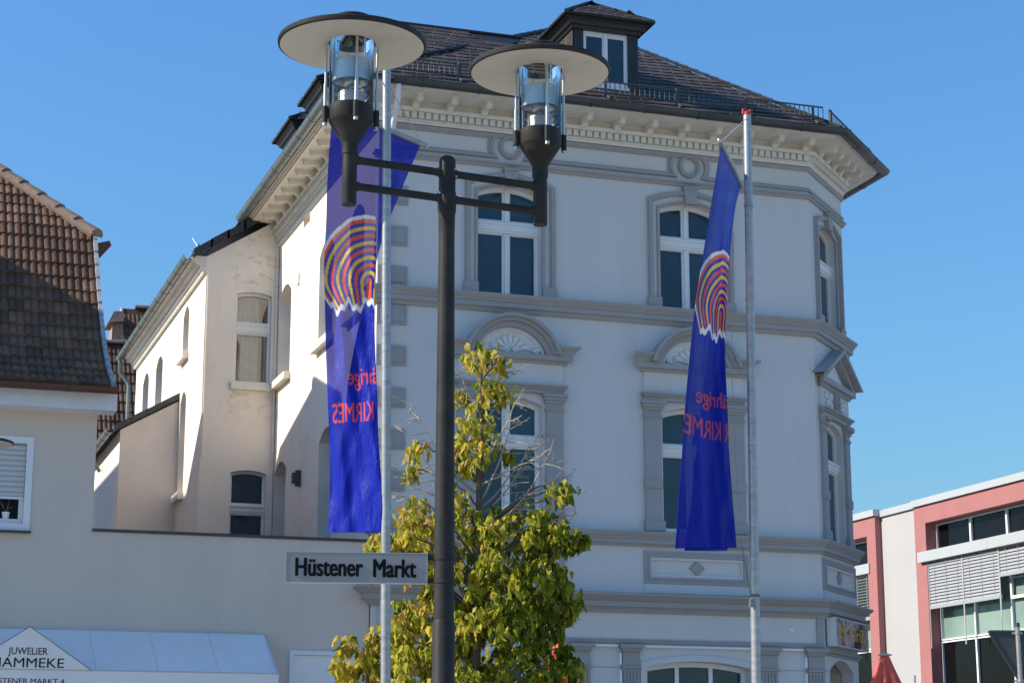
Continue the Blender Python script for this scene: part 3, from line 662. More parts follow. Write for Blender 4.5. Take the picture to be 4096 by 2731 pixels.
# dormers
def dormer(fr, name='dormer'):
    """Slate-hung dormer with hipped, wide-eaved hood; fr's origin is the middle of its sill."""
    zb, zt = -.08, 1.02
    holes = [(-.37, .08, -.05, .98), (.05, .08, .37, .98)]
    w = MB(); w.poly(fr, [[(-.6, zb - .3), (.6, zb - .3), (.6, zt + .1), (-.6, zt + .1)], [(-.42, zb + .05), (.42, zb + .05), (.42, zt), (-.42, zt)]], -.15, 0)
    for sg in (-1, 1): w.add([fr.p(sg * .6, 0, -.4), fr.p(sg * .6, 0, zt + .1), fr.p(sg * .6, -2.2, zt + .1), fr.p(sg * .6, -2.2, .9)], [(0, 1, 2, 3)])
    d = w.build(name, M['slatedark'], house)
    w = MB(); w.poly(fr, [[(-.42, zb + .05), (.42, zb + .05), (.42, zt), (-.42, zt)]] + [[(a, b), (c_, b), (c_, e_), (a, e_)] for a, b, c_, e_ in ((-.355, .13, -.05, .93), (.05, .13, .355, .93))], -.1, -.04)
    w.fbox(fr, -.025, .025, -.05, -.01, .05, 1.0); w.fbox(fr, -.42, .42, -.05, .02, -.03, .03)
    w.build('window_frame', M['frame'], d)
    for a, c_ in ((-.355, -.05), (.05, .355)):
        p = MB(); p.poly(fr, [[(a, .13), (c_, .13), (c_, .93), (a, .93)]], -.07, -.07); p.build('pane', M['pane'], d, recalc=False)
    # eaves moulding: three steps outward
    P = [fr.p(-.6, -2.0, 0), fr.p(-.6, 0, 0), fr.p(.6, 0, 0), fr.p(.6, -2.0, 0)]
    pl = [(q.x, q.y) for q in P]; z0 = fr.O.z + zt
    nrm = fr.U.cross(fr.N).z   # keep the outside on the path's right
    if nrm > 0: pl = pl[::-1]
    pr = [(0, z0 + .0), (.04, z0 + .0), (.07, z0 + .05), (.10, z0 + .06), (.13, z0 + .12), (.17, z0 + .16), (.20, z0 + .17), (.20, z0 + .21), (0, z0 + .21)]
    MB().sweep(pl, pr).build('eaves_moulding', M['slatedark'], d)
    ze, zr = zt + .2, 1.87
    e = .235; apf = -.80
    c0, c1, c2, c3 = fr.p(-.6 - e, e, ze), fr.p(.6 + e, e, ze), fr.p(.6 + e, -2.6, ze), fr.p(-.6 - e, -2.6, ze)
    a0, a1 = fr.p(0, apf, zr), fr.p(0, -3.35, zr)
    w = MB(); w.add([c0, c1, c2, c3, a0, a1], [(0, 1, 4), (1, 2, 5, 4), (3, 0, 4, 5), (0, 3, 2, 1), (2, 3, 5)]); w.build('hood', M['slatedark'], d)
    # slates on the three hood slopes
    def slope(A, B, T, tl, tr_):
        U = (B - A); ln = U.length; U.normalize(); mid = (A + B) / 2; V = (T - A); V = V - U * V.dot(U); H_ = V.length
        def ins(u, v_):
            t = v_ / H_
            return 0 <= t < .97 and u > tl * t - .05 and u < ln - tr_ * t + .05
        lay_slates(d, A, U, V.normalized(), ins, (-2, int(ln / .17) + 2), (0, int(H_ / .2) + 1), .18, .2, 'slate', lift=.014, jit=.05)
    hw = .6 + e
    slope(c0, c1, a0, hw, hw)
    slope(c3, c0, a0, .35, e - apf)
    slope(c1, c2, a0, e - apf, .35)
    for A, B in ((c0, a0), (c1, a0), (a0, a1)): MB().tube([A + Vector((0, 0, .02)), B + Vector((0, 0, .025))], .03, 6).build('hip_slate', M['slatedark'], d)
    w = MB(); w.tube([c3, c0, c1, c2], .022, 6); w.build('drip_edge', M['slatedark'], d)
    for sg in (-1, 1):   # cheeks hung with upright slates
        for i in range(6):
            o0 = -.02 - i * .13; h0 = o0 * -.64 + .0
            w = MB(); w.fbox(fr, sg * .6 if sg > 0 else -.618, .618 if sg > 0 else -.6, o0 - .12, o0, max(-.3, h0 - .1), 1.0); w.build('cheek_slate', M['slate'], d)
    return d
dormer(Fr((11.93, 30.2, 13.54), (1, 0, 0), (0, -1, 0)))
# saddle that carries the nearest side dormer's slates down to the main hip
sdl = MB(); sdl.add([(7.9, 31.0, 13.85), (11.2, 31.0, 13.85), (11.2, 32.6, 15.10), (7.9, 32.6, 15.10)], [(0, 1, 2, 3)]); sdo = sdl.build('saddle_roof', M['slatedark'], house, recalc=False)
lay_slates(sdo, (7.9, 31.0, 13.85), (1, 0, 0), (0, .788, .616), lambda u, v_: 0 <= u <= 3.25 and 0 <= v_ <= 1.95, (0, 14), (0, 9), .25, .22, 'slate', lift=.016)
for y in (33.0, 35.4, 37.85): dormer(Fr((7.98, y, 13.54), (0, -1, 0), (-1, 0, 0)))

# ================================================================ rear wing and lean-to behind the courtyard
wing = thing('rear_wing', 'cream rendered rear wing with segment arched windows, joined to the corner house', 'building', (7, 43, 0))
WX, WY = 6.33, 37.9
WFR = Fr((0, WY, 0), (1, 0, 0), (0, -1, 0)); WLF = Fr((WX, 0, 0), (0, 1, 0), (-1, 0, 0))
hw_ = [arch(7.315, .36, 9.45, 11.26, .06), arch(7.30, .355, 5.6, 7.64, .06)]
m = MB(); m.poly(WFR, [[(WX, 0), (XL - .001, 0), (XL - .001, 12.9), (WX, 11.98)]] + hw_, 0, 0)
for l in hw_:
    n = len(l); m.add([WFR.p(u, 0, z) for u, z in l] + [WFR.p(u, -.14, z) for u, z in l], [(i, (i + 1) % n, n + (i + 1) % n, n + i) for i in range(n)])
m.build('wall', M['wing'], wing)
hwl = [arch(40.22, .36, 10.45, 11.3, .18), arch(43.85, .5, 9.2, 10.95, .2), arch(45.95, .47, 9.2, 10.98, .2), arch(40.22, .36, 7.5, 9.45, .2)]
wallsheet(WLF, WY, 47.7, 0, 11.98, hwl, rec=.3).build('wall', M['wing'], wing)
window(wing, WFR, 7.315, .36, 9.45, 11.26, .06, rec=.12, tr=(10.50, 10.68), mull=False, fb=.05, reflection_sheet=True)
window(wing, WFR, 7.30, .355, 5.6, 7.64, .06, rec=.12, tr=(6.87, 7.02), mull=False, fb=.05)
window(wing, WLF, 40.22, .36, 10.45, 11.3, .18, rec=.3, mull=False); window(wing, WLF, 43.85, .5, 9.2, 10.95, .2, rec=.3, mull=False, tr=(10.1, 10.2))
window(wing, WLF, 45.95, .47, 9.2, 10.98, .2, rec=.3, mull=False, tr=(10.1, 10.2)); window(wing, WLF, 40.22, .36, 7.5, 9.45, .2, rec=.3, mull=False, tr=(8.7, 8.8))
w = MB(); w.fbox(WFR, 6.89, 7.75, 0, .1, 9.30, 9.448); w.build('window_sill', M['cream'], wing)
for y, z in ((40.22, 10.45), (40.22, 7.5)): w = MB(); w.fbox(WLF, y - .44, y + .44, 0, .12, z - .16, z - .002); w.build('window_sill', M['cream'], wing)
w = MB(); w.sweep([(WX, 47.75), (WX, WY)], [(0, 11.63), (.06, 11.63), (.09, 11.70), (.13, 11.71), (.13, 11.76), (.20, 11.80), (.24, 11.86), (.30, 11.9), (.30, 11.98), (0, 11.98)]); w.build('eaves_cornice', M['cream'], wing)
gutter(wing, [(WX, 48.2), (WX, WY + .02)], 11.98, .09, 'zinc', off=.37, step=.85)
w = MB(); w.add([(WX - .32, WY - .06, 11.97), (WX - .32, 48, 11.97), (8.0, 48, 13.05), (8.0, WY - .06, 13.05), (9.5, 48, 11.8), (9.5, WY - .06, 11.8)], [(0, 1, 2, 3), (3, 2, 4, 5)]); w.build('roof', M['slatedark'], wing)
w = MB(); k_ = .65
for i in range(5):
    x0 = WX - .28 + i * .33; x1 = x0 + .37; z0 = 12.0 + (x0 - WX + .3) * k_; z1 = z0 + .37 * k_
    w.add([(x0, WY - .12, z0 - .09), (x0, WY - .12, z0 + .08 + .01 * (i % 2)), (x1, WY - .12, z1 + .08 + .01 * (i % 2)), (x1, WY - .12, z1 - .09), (x0, WY + .15, z0 + .08), (x1, WY + .15, z1 + .08), (x0, WY, z0 - .09), (x1, WY, z1 - .09)], [(0, 1, 2, 3), (1, 4, 5, 2), (0, 3, 7, 6), (0, 6, 4, 1), (3, 2, 5, 7)])
w.build('verge_flashing', M['lead'], wing)
w = MB(); w.tube([(WX - .37, 48.0, 11.9), (WX - .37, 48.02, 11.6), (WX - .2, 48.0, 11.4), (WX - .14, 47.95, 11.25), (WX - .14, 47.95, 6)], .055, 10); w.build('downpipe', M['zinc'], wing, smooth=50)
w = MB()
for y in (38.3, 38.9, 39.5): w.tube([(6.25, y, 12.05), (6.2, y, 12.33)], .012, 5)
for z in (12.15, 12.31): w.tube([(6.22, 38.2, z), (6.22, 40.0, z)], .01, 5)
w.tube([(6.3, 38.1, 12.05), (6.12, 38.5, 12.5)], .012, 5); w.tube([(6.35, 38.2, 12.1), (6.5, 38.0, 12.32)], .015, 5)
w.build('snow_guard', M['zinc'], wing)
w = MB(); w.tube([(6.36, WY - .03, 7.9), (6.36, WY - .03, 11.6)], .012, 5); w.build('cable', M['cream'], wing)
w = MB(); w.tube([(7.765, WY - .03, 6), (7.765, WY - .03, 12.2)], .03, 8); w.build('downpipe', M['wing'], wing)

lean = thing('lean_to', 'low cream lean-to with sloping zinc coping, set against the rear wing', 'building', (5.7, 44, 0))
LY, LX = 40.78, 5.13
LF = Fr((0, LY, 0), (1, 0, 0), (0, -1, 0))
w = MB(); w.poly(LF, [[(LX, 0), (WX - .001, 0), (WX - .001, 9.56), (LX, 8.88)]], 0, 0); w.build('wall', M['wing'], lean, recalc=False)
w = MB(); w.add([(LX, LY, 0), (LX, LY, 8.88), (LX, 48, 8.88), (LX, 48, 0)], [(0, 1, 2, 3)]); w.build('wall', M['wing'], lean, recalc=False)
w = MB(); w.add([(LX - .2, LY, 8.86), (WX, LY, 9.62), (WX, 48, 9.62), (LX - .2, 48, 8.86)], [(0, 1, 2, 3)]); w.build('roof', M['zincdark'], lean, recalc=False)
sk = .57
for i in range(4):
    x0 = LX - .14 + i * .335; x1 = min(x0 + .345, WX - .004); z0 = 8.83 + (x0 - LX + .14) * sk; z1 = 8.83 + (x1 - LX + .14) * sk; t_ = .13 + .006 * (i % 2)
    w = MB(); w.add([(x, y, z + dz) for y in (LY - .06, LY + .25) for x, z in ((x0, z0), (x1, z1)) for dz in (0, t_)], [(0, 1, 3, 2), (4, 6, 7, 5), (1, 5, 7, 3), (0, 2, 6, 4), (0, 4, 5, 1), (2, 3, 7, 6)]); w.build('coping', M['zincdark'], lean)
gutter(lean, [(LX, 48), (LX, LY - .1)], 8.87, .085, 'zinc', off=.22, step=.7)
w = MB(); w.tube([(LX - .2, 43.6, 8.8), (LX - .18, 43.6, 8.6), (LX - .05, 43.65, 8.42)], .04, 8); w.build('downpipe', M['zinc'], lean, smooth=50)

# ================================================================ tiled roofs
def pantile(name, w_=.24, ln=.44, h_=.028):
    m = MB(); n = 12; vs = []
    for y, dz in ((0, 0), (ln, -.0)):
        for i in range(n + 1):
            x = w_ * i / n; ph = (i / n * 2) % 1.0
            vs.append((x, y, h_ * (abs(math.sin(math.pi * i / n * 2)) ** .7) + .02))
    k_ = n + 1
    fs = [(i, i + 1, k_ + i + 1, k_ + i) for i in range(n)]
    vs += [(w_ * i / n, .002, -.012) for i in range(n + 1)]
    fs += [(i, 2 * k_ + i, 2 * k_ + i + 1, i + 1) for i in range(n)]
    m.add(vs, fs); return m.mesh(name, smooth=50, recalc=False)
PT = pantile('roof_tile')
def lay_tiles(par, prof, x0, x1, row=.367, w_=.24, limit=300, inside=None, xvis=None, name='roof_tile', m_='tile'):
    """Courses of tiles on a slope whose section (y, z) may be curved."""
    P = [Vector((0, y, z)) for y, z in prof]; cum = [0]
    for i in range(len(P) - 1): cum.append(cum[-1] + (P[i + 1] - P[i]).length)
    def at(s_):
        for i in range(len(P) - 1):
            if s_ <= cum[i + 1] or i == len(P) - 2: return P[i] + (P[i + 1] - P[i]) * ((s_ - cum[i]) / (cum[i + 1] - cum[i]))
    L_ = []
    for j in range(int(cum[-1] / row)):
        a, b = at(j * row), at(min(j * row + row, cum[-1])); V = (b - a).normalized(); U = Vector((1, 0, 0)); Nn = U.cross(V)
        for i in range(int((x1 - x0) / w_)):
            x = x1 - (i + 1) * w_
            if inside and not inside(x + w_ / 2, (a + b) / 2): continue
            ay = (V - Nn * .075).normalized(); nz = U.cross(ay); p_ = Vector((x, a.y, a.z)) + Nn * .035
            p_ += Nn * random.uniform(-.004, .004)
            L_.append((i, Matrix(((U.x, ay.x, nz.x, p_.x), (U.y, ay.y, nz.y, p_.y), (U.z, ay.z, nz.z, p_.z), (0, 0, 0, 1)))))
    L_.sort(key=lambda t: t[0])
    for _, mw in L_[:limit]: link(name, PT, M[m_], par, mw)
    if len(L_) > limit:
        st = MB(); tint = []; base = [v.co.copy() for v in PT.vertices]; fs = [tuple(p.vertices) for p in PT.polygons]
        for _, mw in L_[limit:]: st.add([mw @ c for c in base], fs); tint += [random.random()] * len(base)
        so = st.build(name + 's_further_along', M[m_], par, smooth=50, recalc=False); so['kind'] = 'stuff'
        so.data.attributes.new('tint', 'FLOAT', 'POINT').data.foreach_set('value', tint)
    return at, cum

lh = thing('tiled_house', 'rendered house with brown tiled half hipped roof and a long lower shop wing', 'building', (1, 33, 0))
LYF = 30.1
LHF = Fr((0, LYF, 0), (1, 0, 0), (0, -1, 0))
win_h = [(1.32, 5.47), (2.40, 5.47), (2.40, 6.69), (1.32, 6.69)]
m = MB(); m.poly(LHF, [[(-3.9, 0), (7.78, 0), (7.78, 5.40), (3.43, 5.40), (3.43, 7.5), (-3.9, 7.5)], win_h], 0, 0)
m.add([LHF.p(u, 0, z) for u, z in win_h] + [LHF.p(u, -.2, z) for u, z in win_h], [(i, (i + 1) % 4, 4 + (i + 1) % 4, 4 + i) for i in range(4)])
m.build('wall', M['leftwall'], lh)
m = MB(); m.add([(3.43, 30.1, 5.4), (3.43, 30.1, 7.5), (3.43, 33.2, 10.8), (3.43, 38, 10.8), (3.43, 41.6, 7.5), (3.43, 41.6, 0), (3.43, 30.1, 0)], [(0, 1, 2, 3, 4, 5, 6)]); m.build('gable_wall', M['leftwall'], lh, recalc=False)
m = MB(); m.box(3.44, 7.77, 30.12, 36, 5.30, 5.36); m.build('flat_roof', M['lead'], lh)
m = MB(); m.fbox(LHF, 3.435, 7.775, -.28, .035, 5.402, 5.445); m.build('wall_coping', M['zincdark'], lh)
m = MB(); m.fbox(LHF, -3.9, 3.67, .0, .40, 7.20, 7.455); m.build('fascia_board', M['whiteboard'], lh)
PROF = [(29.55, 7.52), (30.4, 7.98), (31.2, 8.62), (32.12, 9.6), (33.14, 10.85), (35.6, 13.1)]
VX = 3.6; RY, RZT, RX = 35.6, 13.1, 1.25
m = MB()
for i in range(4): m.add([(-3.9, PROF[i][0], PROF[i][1]), (VX, PROF[i][0], PROF[i][1]), (VX, PROF[i + 1][0], PROF[i + 1][1]), (-3.9, PROF[i + 1][0], PROF[i + 1][1])], [(0, 1, 2, 3)])
m.add([(-3.9, 33.14, 10.85), (VX, 33.14, 10.85), (RX, RY, RZT), (-3.9, RY, RZT)], [(0, 1, 2, 3)])
m.add([(VX, 33.14, 10.85), (VX, 38.06, 10.85), (RX, RY, RZT)], [(0, 1, 2)])
m.add([(VX, 38.06, 10.85), (-3.9, 38.06, 10.85), (-3.9, RY, RZT), (RX, RY, RZT)], [(0, 1, 2, 3)])
m.add([(VX, 38.06, 10.85), (-3.9, 38.06, 10.85), (-3.9, 41.7, 7.5), (VX, 41.7, 7.5)], [(0, 1, 2, 3)])
lroof = m.build('roof', M['tile'], lh, recalc=False)
def in_lh(x, p_):
    return p_.y < 33.1 or x < VX - (p_.y - 33.14) * (VX - RX) / (RY - 33.14) + .02
lay_tiles(lroof, PROF, -2.1, VX - .05, inside=in_lh, limit=300)
# verge plates, one to each course
P = [Vector((0, y, z)) for y, z in PROF[:5]]; cum = [0]
for i in range(4): cum.append(cum[-1] + (P[i + 1] - P[i]).length)
def patt(s_):
    for i in range(4):
        if s_ <= cum[i + 1] or i == 3: return P[i] + (P[i + 1] - P[i]) * ((s_ - cum[i]) / (cum[i + 1] - cum[i]))
nrow = int(cum[-1] / .367)
for j in range(nrow + 1):
    a, b = patt(j * .367), patt(min(j * .367 + .40, cum[-1])); V = (b - a).normalized(); Nn = Vector((1, 0, 0)).cross(V)
    if (b - a).length < .1: continue
    w = MB(); q = []
    for x in (VX - .055, VX + .01):
        for pt, up in ((a, .125), (b, .085)): q += [Vector((x, 0, 0)) + pt - Nn * .08, Vector((x, 0, 0)) + pt + Nn * up]
    w.add(q, [(0, 1, 3, 2), (4, 6, 7, 5), (1, 5, 7, 3), (0, 4, 5, 1), (2, 3, 7, 6), (0, 2, 6, 4)]); w.build('verge_tile', M['verge'], lroof)
a, b = Vector((VX, 33.1, 10.87)), Vector((RX, RY, RZT + .03)); n = 8
def halfridge(a, b, r0, r1, par):
    d = (b - a).normalized(); s_ = d.cross(Vector((0, 0, 1))).normalized(); u_ = s_.cross(d); m = MB(); vs = []
    for pt, r_ in ((a, r0), (b, r1)): vs += [pt + s_ * math.cos(math.pi * i / 8) * r_ + u_ * math.sin(math.pi * i / 8) * r_ * .9 for i in range(9)]
    m.add(vs, [(i, i + 1, 10 + i, 9 + i) for i in range(8)] + [tuple(range(9)), tuple(range(17, 8, -1))]); m.build('ridge_tile', M['ridgetile'], par, smooth=50)
for i in range(n): halfridge(a + (b - a) * (i / n), a + (b - a) * ((i + 1.12) / n), .155, .12, lroof)
for i in range(9): halfridge(Vector((RX - i * .5, RY, RZT + .03)), Vector((RX - i * .5 - .55, RY, RZT + .03)), .155, .125, lroof)
for sg in (0, 1):   # mortar bedding under the hip tiles
    pass
m = MB(); m.tube([a + Vector((-.06, -.09, -.02)), b + Vector((-.06, -.09, -.02))], .06, 6); m.build('mortar_bed', M['ridgetile'], lroof)
m = MB(); m.add([(3.3, 33.05, 10.63), (3.82, 33.0, 10.78), (3.86, 33.0, 10.70), (3.62, 33.05, 10.40), (3.3, 33.3, 10.66), (3.82, 33.3, 10.81), (3.86, 33.3, 10.73), (3.62, 33.3, 10.43)], [(0, 1, 2, 3), (4, 7, 6, 5), (0, 4, 5, 1), (2, 6, 7, 3), (0, 3, 7, 4), (1, 5, 6, 2)]); m.build('hip_gutter_end', M['gutbrown'], lroof)
gutter(lh, [(-3.9, LYF), (3.66, LYF)], 7.50, .075, 'gutbrown', off=.60, step=1.3)
# window with roller shutter
m = MB(); m.poly(LHF, [[(1.22, 5.37), (2.50, 5.37), (2.50, 6.79), (1.22, 6.79)], win_h], 0, .02); m.build('window_surround', M['white'], lh)
m = MB(); m.poly(LHF, [[(1.32, 5.47), (2.40, 5.47), (2.40, 6.69), (1.32, 6.69)], [(1.39, 5.55), (2.33, 5.55), (2.33, 6.62), (1.39, 6.62)]], -.16, -.08); lw = m.build('window', M['frame'], lh)
m = MB(); m.poly(LHF, [[(1.39, 5.55), (2.33, 5.55), (2.33, 6.62), (1.39, 6.62)]], -.14, -.14); m.build('pane', M['pane2'], lw, recalc=False)
sm = MB(); sm.fbox(Fr((0, 0, 0), (1, 0, 0), (0, -1, 0)), 0, 1.07, -.008, .0, 0, .006); sm.add([(0, 0, .006), (1.07, 0, .006), (1.07, -.012, .03), (0, -.012, .03), (1.07, -.012, .055), (0, -.012, .055), (1.07, 0, .076), (0, 0, .076)], [(0, 1, 2, 3), (3, 2, 4, 5), (5, 4, 6, 7)])
smm = sm.mesh('shutter_slat', recalc=False)
for i in range(10): link('shutter_slat', smm, M['alu'], lw, Matrix.Translation((1.325, LYF + .055, 5.88 + i * .08)))
m = MB(); m.fbox(LHF, 1.33, 2.395, -.09, -.03, 5.845, 5.878); m.build('shutter_rail', M['white'], lw)
m = MB(); m.fbox(LHF, 1.2, 2.52, -.05, .09, 5.33, 5.362); m.build('window_sill', M['zincdark'], lh)
fp = thing('flower_pot', 'small white plant pot on the window sill under the roller shutter', 'flower pot', (2.15, 30.2, 5.55))
m = MB(); m.lathe([(.0, .0), (.045, 0), (.055, .06), (.06, .10), (.05, .10), (.045, .02)], (2.15, 30.21, 5.552), 16); m.build('pot', M['white'], fp, smooth=40)
m = MB()
for i in range(5): m.tube([(2.15, 30.21, 5.63), (2.15 + .05 * math.cos(i * 1.3), 30.21 + .02 * math.sin(i), 5.72), (2.15 + .11 * math.cos(i * 1.3), 30.2, 5.74 + .03 * i)], .006, 4)
m.build('stems', M['bark'], fp)
m = MB(); m.poly(LHF, [[(6.52, 0), (7.72, 0), (7.72, 3.68), (6.52, 3.68)], [(6.59, .1), (7.65, .1), (7.65, 3.61), (6.59, 3.61)]], 0, .045); dp = m.build('door_frame', M['white'], lh)
m = MB(); m.fbox(LHF, 6.595, 7.645, 0, .02, .1, 3.605); m.build('door_panel', M['awning'], dp)

# ---- awning and its gable sign
def text_mesh(s, size, ext=.002, off=0., align='LEFT', sp=1.0):
    cu = bpy.data.curves.new('t', 'FONT'); cu.body = s; cu.size = size; cu.extrude = ext; cu.offset = off; cu.align_x = align; cu.space_character = sp
    ob = bpy.data.objects.new('t', cu); COL.objects.link(ob); dg = bpy.context.evaluated_depsgraph_get(); dg.update()
    me = bpy.data.meshes.new_from_object(ob.evaluated_get(dg)); bpy.data.objects.remove(ob); bpy.data.curves.remove(cu)
    return me
def put_text(par, s, fr, u, o, z, height, width, m_, name='lettering', bold=0., ext=.002):
    """Lettering fitted to a given cap height and width, its left end at u; bold thickens the strokes."""
    me0 = text_mesh(s, 1, .02, 0); xs = [v.co.x for v in me0.vertices]
    cap = .70; x0, x1 = min(xs), max(xs); sx = (width - 2 * bold) / (x1 - x0); sy = height / cap; T = MB()
    fs = [tuple(p.vertices) for p in me0.polygons]
    for k_, (dx, dz) in enumerate(((0, 0), (-1, .4), (1, -.4), (-.5, -.5), (.5, .5)) if bold else ((0, 0),)):
        T.add([fr.p(u + bold + (v.co.x - x0) * sx + dx * bold, o + (v.co.z + .02) / .04 * ext + .0003 * k_, z + v.co.y * sy + dz * bold) for v in me0.vertices], fs)
    bpy.data.meshes.remove(me0)
    return T.build(name, M[m_], par, recalc=False)
aw = thing('shop_awning', 'long pale blue fixed awning with pointed gable sign over the shop front', 'awning', (2, 29.5, 3))
AF = Fr((0, 28.97, 0), (1, 0, 0), (0, -1, 0))
def awn_panel(xa, xb, last=False):
    m = MB(); n = 6; vs = []
    for x in (xa, xb):
        for i in range(n + 1):
            t = i / n; vs.append((x, 30.07 - t * 1.08, 3.91 - .65 * t - .02 * math.sin(math.pi * t)))
    m.add(vs, [(i, i + 1, n + 2 + i, n + 1 + i) for i in range(n)]); return m
for i in range(11):
    xa = -3.7 + i * .895; xb = min(xa + .89, 6.12)
    awn_panel(xa, xb).build('roof_panel', M['awning'], aw, smooth=60, recalc=False)
m = MB(); m.add([(6.12, 30.07, 3.91), (6.12, 28.99, 3.26), (6.12, 28.99, 2.85), (6.12, 30.07, 2.85)], [(0, 1, 2, 3)]); m.build('end_panel', M['awning'], aw, recalc=False)
m = MB(); m.box(-3.7, 6.12, 28.965, 28.985, 2.80, 3.25); m.build('valance', M['awning'], aw)
m = MB(); m.tube([(-3.7, 28.975, 3.255), (6.12, 28.975, 3.255)], .014, 6); m.tube([(6.12, 30.07, 3.91), (6.12, 28.975, 3.255), (6.12, 28.975, 2.8)], .012, 6); m.tube([(-3.7, 30.07, 3.915), (6.12, 30.07, 3.915)], .012, 6); m.build('rail', M['alu'], aw)
m = MB(); m.add([(1.60, 28.955, 3.262), (3.38, 28.955, 3.262), (2.49, 28.955, 3.862), (2.49, 30.06, 3.862)], [(0, 1, 2), (0, 2, 3), (1, 3, 2)]); gs = m.build('gable_sign', M['awning'], aw, recalc=False)
m = MB(); m.tube([(1.60, 28.952, 3.262), (2.49, 28.952, 3.862), (3.38, 28.952, 3.262)], .005, 5); m.build('seam', M['zincdark'], gs)
put_text(gs, 'JUWELIER', AF, 2.205, .018, 3.465, .10, .55, 'ink')
put_text(gs, 'HAMMEKE', AF, 1.98, .018, 3.285, .135, 1.01, 'ink')
put_text(gs, 'HÜSTENER MARKT 4', AF, 1.93, .007, 3.055, .075, 1.08, 'ink')

# ================================================================ far tiled roofs with the chimney
def far_roof(label, x0, x1, y0, z0, y1, z1, name='far_house'):
    t = thing(name, label, 'building', ((x0 + x1) / 2, y1, 0))
    m = MB(); m.add([(x0, y0, z0), (x1, y0, z0), (x1, y1, z1), (x0, y1, z1), (x1, 2 * y1 - y0, z0), (x0, 2 * y1 - y0, z0)], [(0, 1, 2, 3), (3, 2, 4, 5), (0, 3, 5), (1, 4, 2)]); rf_ = m.build('roof', M['tile'], t, recalc=False)
    m = MB(); m.box(x0 + .1, x1 - .1, y0 + .2, 2 * y1 - y0 - .2, 0, z0); m.build('wall', M['brick'], t)
    lay_tiles(rf_, [(y0, z0), (y1, z1)], x0, x1, w_=.24)
    for i in range(int((x1 - x0) / .5)): halfridge(Vector((x1 - i * .5, y1, z1 + .02)), Vector((x1 - i * .5 - .55, y1, z1 + .02)), .14, .12, rf_)
    return t
fh = far_roof('low brown tiled roof behind the lean-to, seen past the tiled house', 5.2, 8.2, 50.3, 8.6, 53.6, 13.52)
fh2 = far_roof('higher brown tiled roof with pale verge behind the rear wing gutter', 6.90, 9.3, 54.0, 12.2, 55.6, 15.05)
m = MB(); m.add([(6.84, 53.95, 12.15), (6.9, 53.95, 12.15), (6.84, 55.6, 15.1), (6.9, 55.6, 15.1), (6.84, 54.1, 12.0), (6.9, 54.1, 12.0), (6.84, 55.7, 14.8), (6.9, 55.7, 14.8)], [(0, 1, 3, 2), (4, 6, 7, 5), (0, 2, 6, 4), (1, 5, 7, 3), (0, 4, 5, 1)]); m.build('verge_board', M['cream'], fh2)
ch = thing('chimney', 'pale brick chimney with slab cap beside the higher tiled roof', 'chimney', (6.62, 55.3, 0))
m = MB(); m.box(6.56, 6.87, 55.0, 55.6, 8, 14.5); m.build('stack', M['brick'], ch)
m = MB(); m.add([(6.42, 54.75, 14.42), (6.86, 54.75, 14.48), (6.86, 55.9, 14.48), (6.42, 55.9, 14.42), (6.58, 54.9, 14.78), (6.84, 54.9, 14.80), (6.84, 55.7, 14.80), (6.58, 55.7, 14.78)], [(0, 1, 5, 4), (1, 2, 6, 5), (2, 3, 7, 6), (3, 0, 4, 7), (4, 5, 6, 7), (0, 3, 2, 1)]); m.build('cap', M['ridgetile'], ch)

# ================================================================ modern building on the right
mb = thing('office_building', 'modern white office block with red portal frames, long glazing and silver blinds', 'building', (27, 42, 0))
OX = 24.0
OF = Fr((OX, 0, 0), (0, 1, 0), (-1, 0, 0))          # u is the world y
m = MB(); m.fbox(OF, 40.9, 42.66, -.3, .0, 0, 8.08); m.build('pier', M['offwhite'], mb)
m = MB(); m.box(OX + .3, OX + 9, 28, 56, 0, 8.0); m.build('core', M['offwhite'], mb)
# portal near the street (runs out of the frame) and the far one
m = MB(); m.poly(OF, [[(28, 0), (40.9, 0), (40.9, 8.08), (28, 8.08)], [(28.5, .3), (40.40, .3), (40.40, 7.66), (28.5, 7.66)]], -.3, .1); m.build('red_portal', M['red'], mb)
m = MB(); m.poly(OF, [[(42.66, 0), (55, 0), (55, 8.11), (42.66, 8.11)], [(43.10, .3), (54.5, .3), (54.5, 7.66), (43.10, 7.66)]], -.3, .17); m.build('red_portal', M['red'], mb)
for a, b, o1, zz in ((28, 40.93, .16, 8.085), (40.94, 42.62, .06, 8.085), (42.63, 55, .23, 8.115)):
    m = MB(); m.fbox(OF, a, b, -.5, o1, zz, zz + .16); m.build('parapet_cap', M['alu'], mb)
def glazing(u0, u1, step, side):
    us = []; u = u0
    while u < u1 - .05: us.append(u); u += step
    us.append(u1)
    def strip(nm, z0, z1, pm, o=-.16):
        f_ = MB(); b_ = .035; lst = []
        holes = [[(a + b_, z0 + b_), (b - b_, z0 + b_), (b - b_, z1 - b_), (a + b_, z1 - b_)] for a, b in zip(us[:-1], us[1:])]
        f_.poly(OF, [[(u0, z0), (u1, z0), (u1, z1), (u0, z1)]] + holes, o - .08, o)
        fo = f_.build(nm, M['frame'], mb)
        for hl in holes: p = MB(); p.poly(OF, [hl], o - .05, o - .05); p.build('pane', M[pm], fo, recalc=False)
        return us
    strip('clerestory_window', 7.0, 7.64, 'pane2')
    strip('spandrel_glazing', 4.92, 6.72, 'panegreen', -.17)
    strip('window_band', 2.2, 4.90, 'pane2', -.17)
    return us
usB = [40.38 - 1.50 * i for i in range(9)][::-1]
glazing(40.38 - 1.5 * 8, 40.38, 1.5, -1)
glazing(43.11, 43.11 + 1.5 * 7, 1.5, 1)
